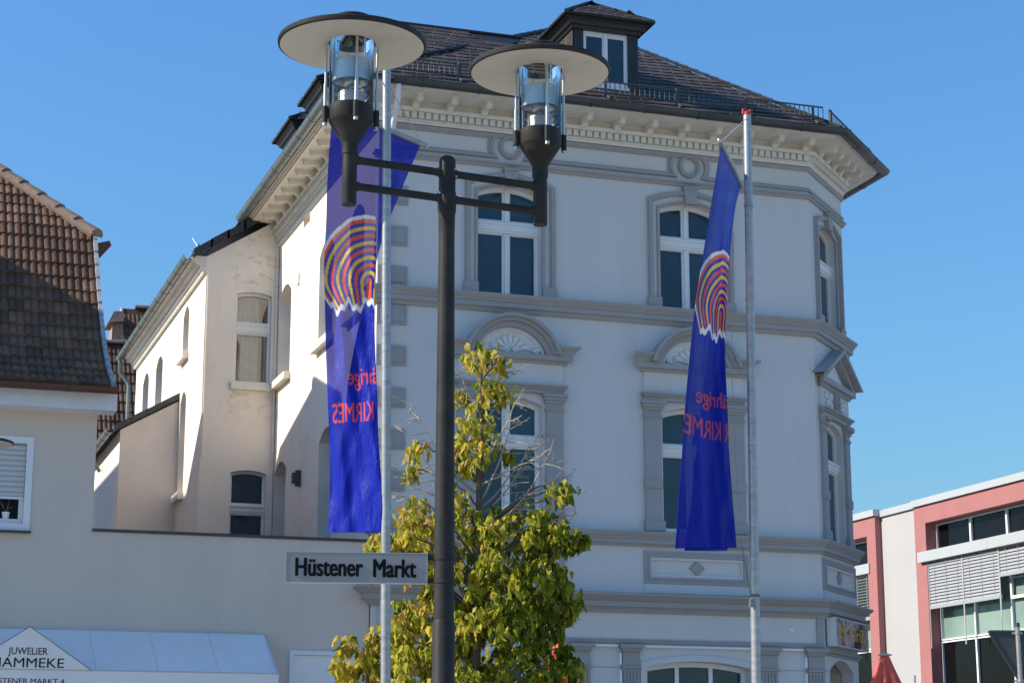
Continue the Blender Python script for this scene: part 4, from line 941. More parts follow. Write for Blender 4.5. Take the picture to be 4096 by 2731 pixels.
# projecting blind boxes
for a, b in ((28.5, 40.66), (43.0, 54.5)):
    n = int((b - a) / 1.5); e_ = b if a < 40 else a
    for i in range(n):
        if a < 40: q1 = b - i * 1.52; q0 = max(a, q1 - 1.515)
        else: q0 = a + i * 1.52; q1 = q0 + 1.515
        m = MB(); m.fbox(OF, q0, q1, -.1, .2, 6.745, 6.985); m.build('blind_box', M['alu'], mb)
# venetian blinds, every slat a piece
slm = MB(); slm.add([(0, 0, 0), (1.44, 0, 0), (1.44, -.035, -.036), (0, -.035, -.036), (0, -.05, -.078), (1.44, -.05, -.078), (0, 0, .004), (1.44, 0, .004), (0, -.037, -.03), (1.44, -.037, -.03), (0, -.053, -.074), (1.44, -.053, -.074)], [(0, 1, 2, 3), (3, 2, 5, 4), (6, 8, 9, 7), (8, 10, 11, 9), (4, 5, 11, 10)])
slmm = slm.mesh('slat', recalc=False)
slo_ = MB(); slo_.add([(0, .02, .012), (1.44, .02, .012), (1.44, -.065, -.012), (0, -.065, -.012), (0, .02, .017), (1.44, .02, .017), (1.44, -.065, -.007), (0, -.065, -.007)], [(0, 1, 2, 3), (4, 7, 6, 5), (3, 2, 6, 7)])
slop = slo_.mesh('slat', recalc=False)
def blind(u0, zb, open_=False):
    """u0: the end with the smaller y; slats hang from the box to zb."""
    m = MB(); m.fbox(OF, u0 + .03, u0 + 1.47, .02, .10, zb, zb + .075); bo = m.build('blind', M['slat'], mb)
    n = int((6.735 - zb - .07) / .0725)
    for i in range(n):
        mw = Matrix.Translation((OX - .04, u0 + .03, zb + .145 + i * .0725)) @ Matrix.Rotation(R(90), 4, 'Z') @ Matrix.Scale(-1, 4, (0, 1, 0))
        link('slat', slop if open_ else slmm, M['slat'], bo, mw)
    for q in (.22, .72, 1.22): m = MB(); m.fbox(OF, u0 + q, u0 + q + .008, .06 if not open_ else .06, .097, zb + .05, 6.74); m.build('ladder_tape', M['alu'], bo)
    for q in (.01, 1.485): m = MB(); m.tube([(OX - .09, u0 + q, zb - (.9 if not open_ else .9)), (OX - .09, u0 + q, 6.745)], .012, 6); m.build('guide_rail', M['alu'], bo)
for i in range(8):
    u0 = 40.38 - 1.5 * (i + 1); blind(u0, 5.64 if i < 2 else 6.10)
for i in range(4): blind(43.11 + 1.5 * i, 5.62, True)
# opening lights under the raised blinds
for i in range(2, 8):
    u0 = 40.38 - 1.5 * (i + 1)
    m = MB(); m.poly(OF, [[(u0 + .03, 5.62), (u0 + 1.44, 5.62), (u0 + 1.44, 6.1), (u0 + .03, 6.1)], [(u0 + .1, 5.69), (u0 + 1.37, 5.69), (u0 + 1.37, 6.06), (u0 + .1, 6.06)]], -.16, -.12); m.build('opening_light', M['frame'], mb)
m = MB(); m.tube([(OX - .25, 40.95, 0), (OX - .25, 40.95, 4.15)], .035, 8); m.build('steel_post', M['alu'], mb)

# ================================================================ signs on the corner house
gb = thing('grill_sign', 'box sign reading M-Grill in yellow letters above the chamfered corner door', 'sign', (16.5, 30.6, 3.95))
m = MB(); m.fbox(CHAM, .10, 2.0, .03, .20, 3.945, 4.43); m.build('box', M['signbox'], gb)
def grillmat():
    m_, nt, b = newmat('printed_grill_photo'); L = nt.links.new
    tc = N(nt, 'ShaderNodeTexCoord'); n1 = N(nt, 'ShaderNodeTexNoise'); n1.inputs['Scale'].default_value = 2.6; n1.inputs['Detail'].default_value = 3; L(tc.outputs['Object'], n1.inputs['Vector'])
    cr = N(nt, 'ShaderNodeValToRGB'); e = cr.color_ramp.elements; e[0].position = .38; e[0].color = (.09, .03, .03, 1); e[1].position = .48; e[1].color = (.40, .22, .2, 1)
    x = cr.color_ramp.elements.new(.56); x.color = (.55, .48, .45, 1); x = cr.color_ramp.elements.new(.66); x.color = (.42, .06, .045, 1)
    L(n1.outputs['Fac'], cr.inputs[0]); L(cr.outputs[0], b.inputs['Base Color']); b.inputs['Roughness'].default_value = .25; return m_
m = MB(); m.fbox(CHAM, .115, 1.985, .2, .204, 3.965, 4.41); fc = m.build('face', grillmat(), gb)
put_text(gb, 'M-Grill', CHAM, .28, .206, 4.08, .24, 1.45, 'gold', bold=.006)
bc = thing('beacon', 'small round orange warning lamp on the house front behind the tree', 'lamp', (8.35, 29.95, 5.2))
m = MB(); m.lathe([(0, .11), (.035, .105), (.06, .075), (.07, .03), (.07, 0), (0, 0)], (8.33, 29.9, 5.25), 16); m.build('dome', M['orange'], bc, smooth=60)
m = MB(); m.box(8.26, 8.40, 29.84, 29.999, 5.19, 5.25); m.build('base', M['zincdark'], bc)

# ================================================================ street lamp with two lanterns
ARM = Vector((1.313, .163, 0)).normalized(); LS = .661          # half spacing of the lanterns
def make_lamp():
    t = thing('street_lamp', 'black twin lantern street lamp with two flat cream shades, standing before the banners', 'street lamp', (0, 0, 0))
    m = MB(); m.lathe([(0, 5.555), (.03, 5.552), (.05, 5.535), (.054, 5.52), (.054, 5.32), (.058, 5.31), (.059, 5.19), (.053, 5.17), (.0505, 5.0), (.062, 3.06), (.062, 2.6)], n=28); m.lathe([(.062, 2.62), (.069, 2.60), (.07, 1.0), (.085, .9), (.085, 0)], n=28); m.build('post', M['blackpaint'], t, smooth=40)
    for z in (5.44, 5.27):
        for sg in (-1, 1):
            m = MB(); c = Vector((0, 0, z)); m.tube([c + ARM * sg * .04, c + ARM * sg * .06, c + ARM * sg * .075, c + ARM * sg * (LS - .07), c + ARM * sg * (LS - .055), c + ARM * sg * (LS - .03)], [.034, .03, .025, .025, .03, .034], 14); m.build('arm', M['blackpaint'], t, smooth=50)
    for i, (a, z) in enumerate(((0.3, 5.46), (2.2, 5.3), (-.2, 5.42), (-.2, 5.22))):
        m = MB(); d = Vector((math.cos(a + .5), -abs(math.sin(a + .5)), 0)); p_ = Vector((0, 0, z)) + d * .05; m.tube([p_, p_ + d * .014], .007, 8); m.build('grub_screw', M['brushed'], t)
    for sg in (-1, 1):
        c = ARM * sg * LS + Vector((0, 0, -.035 if sg < 0 else 0))
        m = MB()
        m.lathe([(.0, 5.18), (.044, 5.18), (.046, 5.185), (.046, 5.50), (.052, 5.505), (.052, 5.575), (.054, 5.58), (.137, 5.715), (.14, 5.72), (.14, 5.815), (.132, 5.82), (.0, 5.82)], c, 40)
        body = m.build('lantern', M['blackpaint'], t, smooth=35)
        m = MB(); m.lathe([(.146, 6.238), (.30, 6.232), (.455, 6.218), (.465, 6.222), (.468, 6.24), (.462, 6.252), (.25, 6.268), (.146, 6.272)], c, 64, close=True)
        m.build('shade_top', M['blackpaint'], body, smooth=30)
        m = MB(); m.lathe([(.148, 6.2355), (.2, 6.231), (.452, 6.2165)], c, 64); m.build('shade_underside', M['shade'], body, smooth=60, recalc=False)
        m = MB(); m.lathe([(.0, 6.37), (.128, 6.37), (.133, 6.374), (.133, 6.398), (.125, 6.405), (.0, 6.412)], c, 48); m.build('cap', M['blackpaint'], body, smooth=40)
        m = MB(); m.lathe([(.1395, 5.80), (.1395, 6.30)], c, 48); m.build('glass_cylinder', M['clear'], body, smooth=60, recalc=False)
        for k_ in range(4):
            a = R(-90 - 18.6 + 16 + 90 * k_); q = c + Vector((math.cos(a), math.sin(a), 0)) * .163
            m = MB(); m.tube([q + Vector((0, 0, 5.73)), q + Vector((0, 0, 6.225))], .0085, 10); m.tube([q + Vector((0, 0, 5.76)), q + Vector((0, 0, 5.95))], .0125, 10); m.build('rod', M['chrome'], body, smooth=40)
            m = MB(); m.tube([q + Vector((0, 0, 5.70)), q + Vector((0, 0, 5.805))], .0185, 12); m.fbox(Fr(q, (math.cos(a), math.sin(a), 0), (-math.sin(a), math.cos(a), 0)), -.03, 0, -.01, .01, 5.73, 5.79); m.build('rod_socket', M['blackpaint'], body, smooth=40)
            m = MB(); m.tube([q + Vector((0, 0, 5.68)), q + Vector((0, 0, 5.70))], .014, 10); m.build('rod_nut', M['brushed'], body)
        m = MB(); m.lathe([(.118, 6.115), (.121, 6.115), (.121, 5.975), (.118, 5.975)], c, 40, close=True); m.lathe([(.119, 5.985), (.10, 5.975), (.06, 6.03), (.05, 6.1)], c, 40); m.build('reflector_ring', M['brushed'], body, smooth=40)
        m = MB(); m.lathe([(.0, 6.10), (.045, 6.09), (.055, 6.0), (.05, 5.96), (.03, 5.95), (0, 5.95)], c, 24); m.build('lamp_holder', M['brushed'], body, smooth=40)
        m = MB(); m.lathe([(.0, 5.99), (.022, 5.985), (.03, 5.95), (.03, 5.91), (.02, 5.88), (.018, 5.85)], c, 20); m.build('bulb', M['clear'], body, smooth=60)
        m = MB(); m.lathe([(.078, 5.82), (.078, 5.905), (.074, 5.91), (.0, 5.912)], c, 40); m.build('perforated_cup', PERF, body, smooth=40)
        for k_ in range(3):
            a = R(30 + 120 * k_); q = c + Vector((math.cos(a), math.sin(a), 0)) * .115
            m = MB(); m.tube([q + Vector((0, 0, 5.82)), q + Vector((0, 0, 6.375))], .0045, 6); m.build('inner_rod', M['chrome'], body)
    return t
def perfmat():
    m_ = mat('perforated_steel', (.6, .58, .53), .4, metal=.6); nt = m_.node_tree; L = nt.links.new; b = nt.nodes['Principled BSDF']
    tc = N(nt, 'ShaderNodeTexCoord'); vo = N(nt, 'ShaderNodeTexVoronoi'); vo.inputs['Scale'].default_value = 110; L(tc.outputs['Object'], vo.inputs['Vector'])
    bp = N(nt, 'ShaderNodeBump'); bp.inputs['Strength'].default_value = .9; bp.inputs['Distance'].default_value = .004; L(vo.outputs['Distance'], bp.inputs['Height']); L(bp.outputs[0], b.inputs['Normal']); return m_
PERF = perfmat()
lamp = make_lamp(); lamp.location = (3.417, 11.417, 0)
lamp2 = copy_tree(lamp); lamp2.location = (1.55 - ARM.x * LS, 27.5 - ARM.y * LS, 0)
lamp2['label'] = 'street lamp at the far left, only a lantern shade showing before the tiled house'

# ---- street name plate
FF = Vector((.3197, .9475, 0)); RRV = Vector((.9475, -.3197, 0))
sd = (RRV * math.cos(R(6)) + FF * math.sin(R(6))).normalized(); sn = Vector((sd.y, -sd.x, 0))
SG = Fr((3.417, 11.417, 0), sd, sn)
ss = thing('street_sign', 'grey street name plate reading Hüstener Markt fixed to the lamp post', 'sign', (3.0, 11.5, 2.84))
m = MB(); m.fbox(SG, -.955, -.105, -.02, .018, 2.838, 3.02); m.build('plate', M['signgrey'], ss)
m = MB(); m.poly(SG, [[(-.957, 2.836), (-.103, 2.836), (-.103, 3.022), (-.957, 3.022)], [(-.9545, 2.8385), (-.1055, 2.8385), (-.1055, 3.0195), (-.9545, 3.0195)]], -.022, .0195, back=True); m.build('rim', M['alu'], ss)
put_text(ss, 'Hüstener', SG, -.900, .0185, 2.879, .108, .408, 'ink', bold=.0042)
put_text(ss, 'Markt', SG, -.432, .0185, 2.875, .108, .262, 'ink', bold=.0042)
for z in (2.855, 2.995):
    m = MB(); m.lathe([(.0635, z - .014), (.067, z - .014), (.067, z + .014), (.0635, z + .014)], (3.417, 11.417, 0), 28, close=True); m.fbox(SG, -.11, -.06, -.012, .012, z - .014, z + .014); m.build('clamp', M['blackpaint'], ss)

# ================================================================ flagpoles and banners
def pole(loc, lean, h, r0, r1, label, cap):
    t = thing('flagpole', label, 'flagpole', (loc[0], loc[1], 0)); b = Vector((loc[0], loc[1], 0)); e = b + Vector((lean[0], lean[1], h))
    m = MB(); m.tube([b, b + (e - b) * .35, b + (e - b) * .7, e], [r0, r0 * .97, (r0 + r1) / 2, r1], 24); m.build('shaft', M['galv'], t, smooth=40)
    for q in (.33, .49, .62, .76, .88): m = MB(); p_ = b + (e - b) * q; m.tube([p_, p_ + (e - b) * .0016], r0 * 1.01, 24); m.build('weld_ring', M['galv'], t, smooth=40)
    return t, b, e
fl1, b1, e1 = pole((5.609, 20.798), (-.115, .04), 9.75, .056, .049, 'galvanised flagpole behind the lamp, carrying the left banner', False)
fl2, b2, e2 = pole((9.571, 19.989), (.10, -.03), 9.37, .055, .046, 'galvanised flagpole with red top, carrying the right banner', True)
m = MB(); m.tube([e1 - Vector((0, 0, .01)), e1 + Vector((0, 0, .02))], .05, 20); m.build('cap', M['zinc'], fl1)
m = MB(); m.tube([e2, e2 + Vector((0, 0, .03)), e2 + Vector((0, 0, .05))], [.05, .05, .03], 16); m.box(e2.x - .06, e2.x - .03, e2.y - .02, e2.y + .02, e2.z + .01, e2.z + .075); m.box(e2.x + .03, e2.x + .06, e2.y - .02, e2.y + .02, e2.z + .01, e2.z + .075); m.build('cap', M['redcap'], fl2)

def text_mask(s, W, H):
    """Raster of a word, used as flat print on the cloth."""
    me = text_mesh(s, 1, 0, 0); me.calc_loop_triangles(); co = np.array([v.co[:2] for v in me.vertices]); g_ = np.zeros((H, W), bool)
    mn = co.min(0); mxx = co.max(0); sc_ = np.array([(W - 1) / (mxx[0] - mn[0]), (H - 1) / (mxx[1] - mn[1])]); co = (co - mn) * sc_
    for t in me.loop_triangles:
        a, b, c = (co[i] for i in t.vertices); x0, y0 = np.floor(np.minimum(np.minimum(a, b), c)).astype(int); x1, y1 = np.ceil(np.maximum(np.maximum(a, b), c)).astype(int)
        X, Y = np.meshgrid(np.arange(max(0, x0), min(W, x1 + 1)), np.arange(max(0, y0), min(H, y1 + 1)))
        d = lambda p, q: (q[0] - p[0]) * (Y - p[1]) - (q[1] - p[1]) * (X - p[0])
        s1, s2, s3 = d(a, b), d(b, c), d(c, a); ins = ((s1 >= -.5) & (s2 >= -.5) & (s3 >= -.5)) | ((s1 <= .5) & (s2 <= .5) & (s3 <= .5))
        g_[Y[ins], X[ins]] = True
    return g_
TM1 = text_mask('jährige', 300, 90); TM2 = text_mask('R KIRMES', 460, 70)
BLUE, REDC, YEL, WHT = (.006, .018, .34), (.78, .075, .03), (.80, .48, .035), (.72, .72, .74)
BANDS = [(.945, 1.01, WHT)]
for k_ in range(17): BANDS.append((.945 - .056 * (k_ + 1), .945 - .056 * k_, (REDC, None, YEL, None)[k_ % 4]))
def print_at(p_, z, P):
    """Colour of the banner's print at p_ across the visible width and height z."""
    zc, az, pc, axx = P['zc'], P['az'], P['pc'], P['ax']
    dx = (p_ - pc) / axx; dz = (z - zc) / az if z > zc else 0.0
    if z < zc: dx *= 1 + .42 * ((zc - z) / P['drop']) ** 1.5
    r_ = math.hypot(dx, dz)
    jag = .045 * math.sin(p_ * 17) + .03 * math.sin(p_ * 41 + 1) + .05 * (p_ - .5)
    cut = zc - P['drop'] + jag
    if r_ < 1.0 and z > cut:
        if z < cut + .07: return WHT
        for a, b, c in BANDS:
            if a <= r_ < b: return c or BLUE
        return YEL
    for mask, z0, z1, p0, p1 in P['txt']:
        if z0 < z < z1 and p0 < p_ < p1:
            H, W = mask.shape; i = int((z - z0) / (z1 - z0) * (H - 1)); j = int((1 - (p_ - p0) / (p1 - p0)) * (W - 1))
            if mask[i, j]: return REDC
    return BLUE
def banner(loc, rows, P, label, uf, rip, nu=130, nv=520, seed=0):
    t = MB(); A = np.array([[(r_[1], r_[2], r_[3]) for r_ in row] for row in rows]); us = np.array([r_[0] for r_ in rows[0]])
    zs_ = A[:, :, 2].mean(1); vv = (zs_[0] - zs_) / (zs_[0] - zs_[-1])
    ug = np.linspace(0, 1, nu); vg = np.linspace(0, 1, nv)
    # monotone smooth interpolation
    def interp(x, xp, fp):
        i = np.clip(np.searchsorted(xp, x) - 1, 0, len(xp) - 2); t_ = (x - xp[i]) / (xp[i + 1] - xp[i])
        sl = np.gradient(fp, xp, axis=0); h_ = (xp[i + 1] - xp[i])
        t_ = t_[:, None]; h_ = h_[:, None]
        return (2 * t_ ** 3 - 3 * t_ ** 2 + 1) * fp[i] + (t_ ** 3 - 2 * t_ ** 2 + t_) * h_ * sl[i] + (-2 * t_ ** 3 + 3 * t_ ** 2) * fp[i + 1] + (t_ ** 3 - t_ ** 2) * h_ * sl[i + 1]
    G = interp(vg, vv, A.reshape(len(rows), -1)).reshape(nv, len(us), 3)
    out = np.zeros((nv, nu, 3))
    for c in range(3):
        for k_ in range(nv):
            # sections: linear between folds, rounded a little at the folds
            out[k_, :, c] = np.interp(ug, us, G[k_, :, c])
    ker = np.ones(5) / 5
    for c in range(3):
        pad = np.pad(out[:, :, c], ((0, 0), (2, 2)), 'edge'); out[:, :, c] = sum(pad[:, i:i + nu] for i in range(5)) / 5
    V, Ug = np.meshgrid(vg, ug, indexing='ij')
    nrm = np.array([-.32, -.95, 0])
    amp = rip * (np.sin(Ug * 21 + V * 5 + seed) * .5 + np.sin(Ug * 37 - V * 13 + 2 * seed) * .3 + np.sin(V * 31 + Ug * 11) * .12 + np.sin((V * 46 + Ug * 30)) * .18 * V) * np.minimum(1, V * 4)
    out += amp[:, :, None] * nrm
    vs = out.reshape(-1, 3) + np.array([loc[0], loc[1], 0])
    fs = [(i * nu + j, i * nu + j + 1, (i + 1) * nu + j + 1, (i + 1) * nu + j) for i in range(nv - 1) for j in range(nu - 1)]
    me = bpy.data.meshes.new('banner'); me.from_pydata([tuple(v) for v in vs], [], fs); me.polygons.foreach_set('use_smooth', [True] * len(me.polygons))
    ca = me.attributes.new('print', 'FLOAT_COLOR', 'POINT'); buf = []
    for i in range(nv):
        for j in range(nu): buf += list(print_at(ug[j] / uf, out[i, j, 2], P)) + [1.0]
    ca.data.foreach_set('color', buf)
    o = link('banner', me, BAN, None); return tag(o, label, 'banner', 'blue fair banners')
def banmat():
    m_, nt, b = newmat('banner_cloth'); L = nt.links.new
    at = N(nt, 'ShaderNodeAttribute', attribute_name='print'); L(at.outputs['Color'], b.inputs['Base Color']); b.inputs['Roughness'].default_value = .42; b.inputs['Specular IOR Level'].default_value = .14
    tl = N(nt, 'ShaderNodeBsdfTranslucent'); L(at.outputs['Color'], tl.inputs[0])
    m1 = N(nt, 'ShaderNodeMixShader'); m1.inputs[0].default_value = .10; L(b.outputs[0], m1.inputs[1]); L(tl.outputs[0], m1.inputs[2])
    tr = N(nt, 'ShaderNodeBsdfTransparent'); tr.inputs[0].default_value = (.92, .92, .96, 1)
    m2 = N(nt, 'ShaderNodeMixShader'); m2.inputs[0].default_value = .07; L(m1.outputs[0], m2.inputs[1]); L(tr.outputs[0], m2.inputs[2])
    tc = N(nt, 'ShaderNodeTexCoord'); n3 = N(nt, 'ShaderNodeTexNoise'); n3.inputs['Scale'].default_value = 9; n3.inputs['Detail'].default_value = 5; mp = N(nt, 'ShaderNodeMapping'); mp.inputs['Scale'].default_value = (1.5, 1.5, .45)
    L(tc.outputs['Object'], mp.inputs[0]); L(mp.outputs[0], n3.inputs['Vector']); bp = N(nt, 'ShaderNodeBump'); bp.inputs['Strength'].default_value = .4; bp.inputs['Distance'].default_value = .06; L(n3.outputs['Fac'], bp.inputs['Height']); L(bp.outputs[0], b.inputs['Normal'])
    L(m2.outputs[0], nt.nodes['Material Output'].inputs[0]); return m_
BAN = banmat()
F1 = [[(0, -0.82, -0.25, 9.11), (0.5, -0.23, 0.13, 9.07), (0.75, 0.1, 0.34, 9.06), (1, 0.43, 0.49, 9.02)], [(0, -0.78, 0.11, 8.33), (0.5, -0.24, 0.19, 8.41), (0.75, 0.0, 0.32, 8.47), (1, 0.23, 0.45, 8.54)], [(0, -0.75, 0.25, 7.96), (0.5, -0.19, 0.17, 7.99), (0.75, -0.12, 0.36, 8.05), (1, 0.06, 0.46, 8.09)], [(0, -0.74, 0.36, 7.42), (0.5, -0.17, 0.16, 7.42), (0.75, -0.18, 0.33, 7.46), (1, -0.1, 0.46, 7.5)], [(0, -0.71, 0.4, 6.97), (0.5, -0.17, 0.16, 6.96), (0.75, -0.28, 0.33, 6.99), (1, -0.12, 0.41, 7.02)], [(0, -0.68, 0.44, 6.48), (0.5, -0.16, 0.16, 6.46), (0.75, -0.37, 0.38, 6.49), (1, -0.11, 0.37, 6.51)], [(0, -0.65, 0.45, 5.98), (0.5, -0.14, 0.1, 5.95), (0.75, -0.43, 0.44, 6.0), (1, -0.09, 0.35, 6.0)], [(0, -0.61, 0.5, 5.49), (0.5, -0.13, 0.06, 5.45), (0.75, -0.45, 0.51, 5.5), (1, -0.08, 0.29, 5.49)], [(0, -0.58, 0.53, 5.0), (0.5, -0.1, 0.01, 4.95), (0.75, -0.51, 0.57, 5.01), (1, -0.05, 0.23, 4.99)], [(0, -0.59, 0.54, 4.4), (0.5, -0.07, -0.03, 4.36), (0.75, -0.53, 0.6, 4.41), (1, -0.03, 0.17, 4.38)]]
F2 = [[(0, -0.54, -0.66, 8.72), (0.1, -0.59, -0.75, 8.69), (0.55, -0.19, -0.15, 8.67), (1, 0.22, 0.45, 8.64)], [(0, -0.5, -0.33, 8.06), (0.1, -0.66, -0.57, 7.98), (0.55, -0.21, -0.03, 8.17), (1, 0.13, 0.43, 8.33)], [(0, -0.53, -0.16, 7.49), (0.1, -0.7, -0.4, 7.42), (0.55, -0.22, 0.13, 7.59), (1, 0.03, 0.41, 7.69)], [(0, -0.6, -0.03, 6.85), (0.1, -0.76, -0.27, 6.78), (0.55, -0.28, 0.22, 6.93), (1, -0.04, 0.38, 6.98)], [(0, -0.63, 0.03, 6.35), (0.1, -0.8, -0.21, 6.29), (0.55, -0.33, 0.24, 6.42), (1, -0.06, 0.39, 6.47)], [(0, -0.67, 0.1, 5.86), (0.1, -0.83, -0.14, 5.8), (0.55, -0.36, 0.23, 5.9), (1, -0.07, 0.34, 5.94)], [(0, -0.71, 0.11, 5.36), (0.1, -0.87, -0.13, 5.31), (0.55, -0.38, 0.21, 5.39), (1, -0.06, 0.34, 5.43)], [(0, -0.74, 0.18, 4.77), (0.1, -0.9, -0.07, 4.73), (0.55, -0.4, 0.19, 4.79), (1, -0.03, 0.33, 4.82)], [(0, -0.77, 0.24, 4.25), (0.1, -0.92, -0.0, 4.21), (0.55, -0.45, 0.15, 4.25), (1, -0.0, 0.32, 4.29)]]
banner((5.609, 20.798), F1, dict(zc=7.24, az=.78, pc=.86, ax=1.02, drop=.32, txt=[(TM1, 5.98, 6.24, .42, 1.15), (TM2, 5.62, 5.84, .10, 1.12)]), 'wide blue banner with striped shell print, hanging from the left flagpole', .5, .035, seed=1)
def pleat(rows):
    """The right banner's free side is folded back on itself, so most of it hangs in two or three layers."""
    out = []
    for k_, row in enumerate(rows):
        (_, *h), (_, *l), (_, *m_), (_, *r_) = row; f_ = .85 - .7 * k_ / (len(rows) - 1); bk = (.08, .26, 0)
        q = [l[i] + (r_[i] - l[i]) * f_ + bk[i] * min(1, k_) for i in range(3)]; r2 = [r_[i] + bk[i] * 1.25 * min(1, k_) - (.06 if i == 0 else 0) for i in range(3)]
        out.append([(0, *h), (.07, *l), (.38, *m_), (.7, *r_), (.86, *q), (1, *r2)])
    return out
banner((9.571, 19.989), pleat(F2), dict(zc=7.02, az=.74, pc=.80, ax=.76, drop=.32, txt=[(TM1, 5.83, 6.07, .3, 1.05), (TM2, 5.50, 5.72, .02, 1.03)]), 'dark narrow blue banner with mirrored red letters, hanging from the right flagpole', .7, .03, nu=180, seed=4)
# crossbars and cords
def bar(par, b, a0, a1, top):
    p0 = Vector((b.x + a0[0], b.y + a0[1], a0[2])); p1 = Vector((b.x + a1[0], b.y + a1[1], a1[2])); d = (p1 - p0).normalized()
    m = MB(); m.tube([p0 - d * .06, p1 + d * .06], .031, 14); m.build('crossbar', M['galv'], par, smooth=40)
    for q in (p0 - d * .07, p1 + d * .08):
        m = MB(); m.lathe([(0, .03), (.02, .025), (.03, 0), (.02, -.025), (0, -.03)], q, 12); m.build('knob', M['chrome'], par, smooth=60)
    for q in (p0, p1): m = MB(); m.tube([q, top], .006, 5); m.build('cord', M['rope'], par)
bar(fl1, b1, (-.82, -.25, 9.13), (.45, .50, 9.05), e1 - Vector((0, 0, .14)))
bar(fl2, b2, (-.60, -.77, 8.72), (.23, .46, 8.67), e2 - Vector((0, 0, .03)))
for par, b, top, pts in ((fl1, b1, e1, [(-.02, .25, 7.4), (-.03, .25, 6.0), (-.01, .2, 4.5)]), (fl2, b2, e2, [(.02, .25, 8.0), (-.03, .3, 6.5), (.0, .3, 5.2), (.02, .2, 4.3)])):
    m = MB(); m.tube([Vector((b.x + a, b.y + c, z)) for a, c, z in pts], .004, 5); m.build('halyard', M['rope'], par)
m = MB(); q = b2 + (e2 - b2) * .395; m.tube([Vector((9.57, 20.2, 4.3)), q + Vector((-.07, -.02, .05)), q + Vector((-.06, -.03, 0))], .005, 5)
for i in range(3): m.lathe([(.057, -.004), (.062, 0), (.057, .004)], q + Vector((0, 0, .012 * i)), 20)
m.box(q.x - .09, q.x - .05, q.y - .07, q.y - .03, q.z - .12, q.z - .03); m.build('cord_cleat', M['zinc'], fl2)

# ================================================================ tree
tree = thing('young_tree', 'slender young tree with drooping yellow green leaves before the corner house', 'tree', (7.547, 23.838, 0))
TB = Vector((7.547, 23.838, 0))
def TP(a, b, z): return TB + RRV * a + FF * b + Vector((0, 0, z))
tr_pts = [(-.02, 0, 0), (.0, 0, 1.5), (.0, 0, 2.9), (.02, .02, 3.8), (.03, 0, 4.6), (.05, -.03, 5.2), (.04, 0, 5.6), (.08, .02, 6.2), (.07, 0, 6.8), (.09, 0, 7.1)]
def trunk_at(z):
    for p, q in zip(tr_pts[:-1], tr_pts[1:]):
        if p[2] <= z <= q[2]:
            t = (z - p[2]) / (q[2] - p[2]); return tuple(p[i] + (q[i] - p[i]) * t for i in range(3))
    return tr_pts[-1]
m = MB(); m.tube([TP(*p) for p in tr_pts], [.085, .08, .07, .062, .05, .042, .036, .024, .016, .008], 10); m.build('trunk', M['bark'], tree, smooth=60)
CLU = [(0.09, 7.16, 0.31), (0.32, 7.04, 0.17), (-0.05, 7.18, 0.17), (0.15, 6.72, 0.22), (0.32, 6.66, 0.22), (-0.24, 6.6, 0.14), (0.04, 6.35, 0.31), (-0.13, 6.14, 0.28), (0.15, 6.06, 0.25), (-0.27, 5.97, 0.25), (0.01, 5.83, 0.22), (-0.18, 5.72, 0.22), (-0.75, 5.86, 0.16), (-0.81, 5.65, 0.16), (0.41, 5.86, 0.11), (1.02, 5.35, 0.22), (1.22, 5.39, 0.16), (0.55, 5.12, 0.24), (0.86, 5.01, 0.25), (0.21, 5.04, 0.25), (-0.07, 4.98, 0.22), (-0.24, 5.21, 0.2), (-0.79, 5.18, 0.21), (-0.88, 5.01, 0.17), (-0.54, 4.98, 0.22), (-0.29, 5.38, 0.14), (1.11, 4.87, 0.21), (1.36, 4.73, 0.14), (1.22, 4.65, 0.14)]
ROWS = [(-0.93, 4.87, 1.11), (-1.48, 4.65, 1.33), (-1.4, 4.42, 1.16), (-0.62, 4.2, 1.21), (-0.62, 3.98, 1.29), (-1.03, 3.76, 1.27), (-1.44, 3.54, 1.1), (-1.71, 3.32, 1.26), (-1.73, 3.11, 1.34), (-1.65, 2.89, 1.2), (-1.5, 2.67, 1.15), (-1.3, 2.45, 1.0)]
rnd = random.Random(11)
clusters = [(a, rnd.uniform(-.3, .3), z, w_) for a, z, w_ in CLU]
for l, z, r_ in ROWS:
    n = int((r_ - l) / .19)
    for i in range(n + 1):
        for b_ in (-1, 0, 1):
            if rnd.random() < (.52 if b_ else .27): continue
            a = l + .1 + (r_ - l - .2) * i / n + rnd.uniform(-.07, .07); half = max(.25, 1.0 - abs(a) * .5)
            clusters.append((a, b_ * half * rnd.uniform(.45, 1.0) + rnd.uniform(-.1, .1), z + rnd.uniform(-.12, .12), rnd.uniform(.11, .2)))
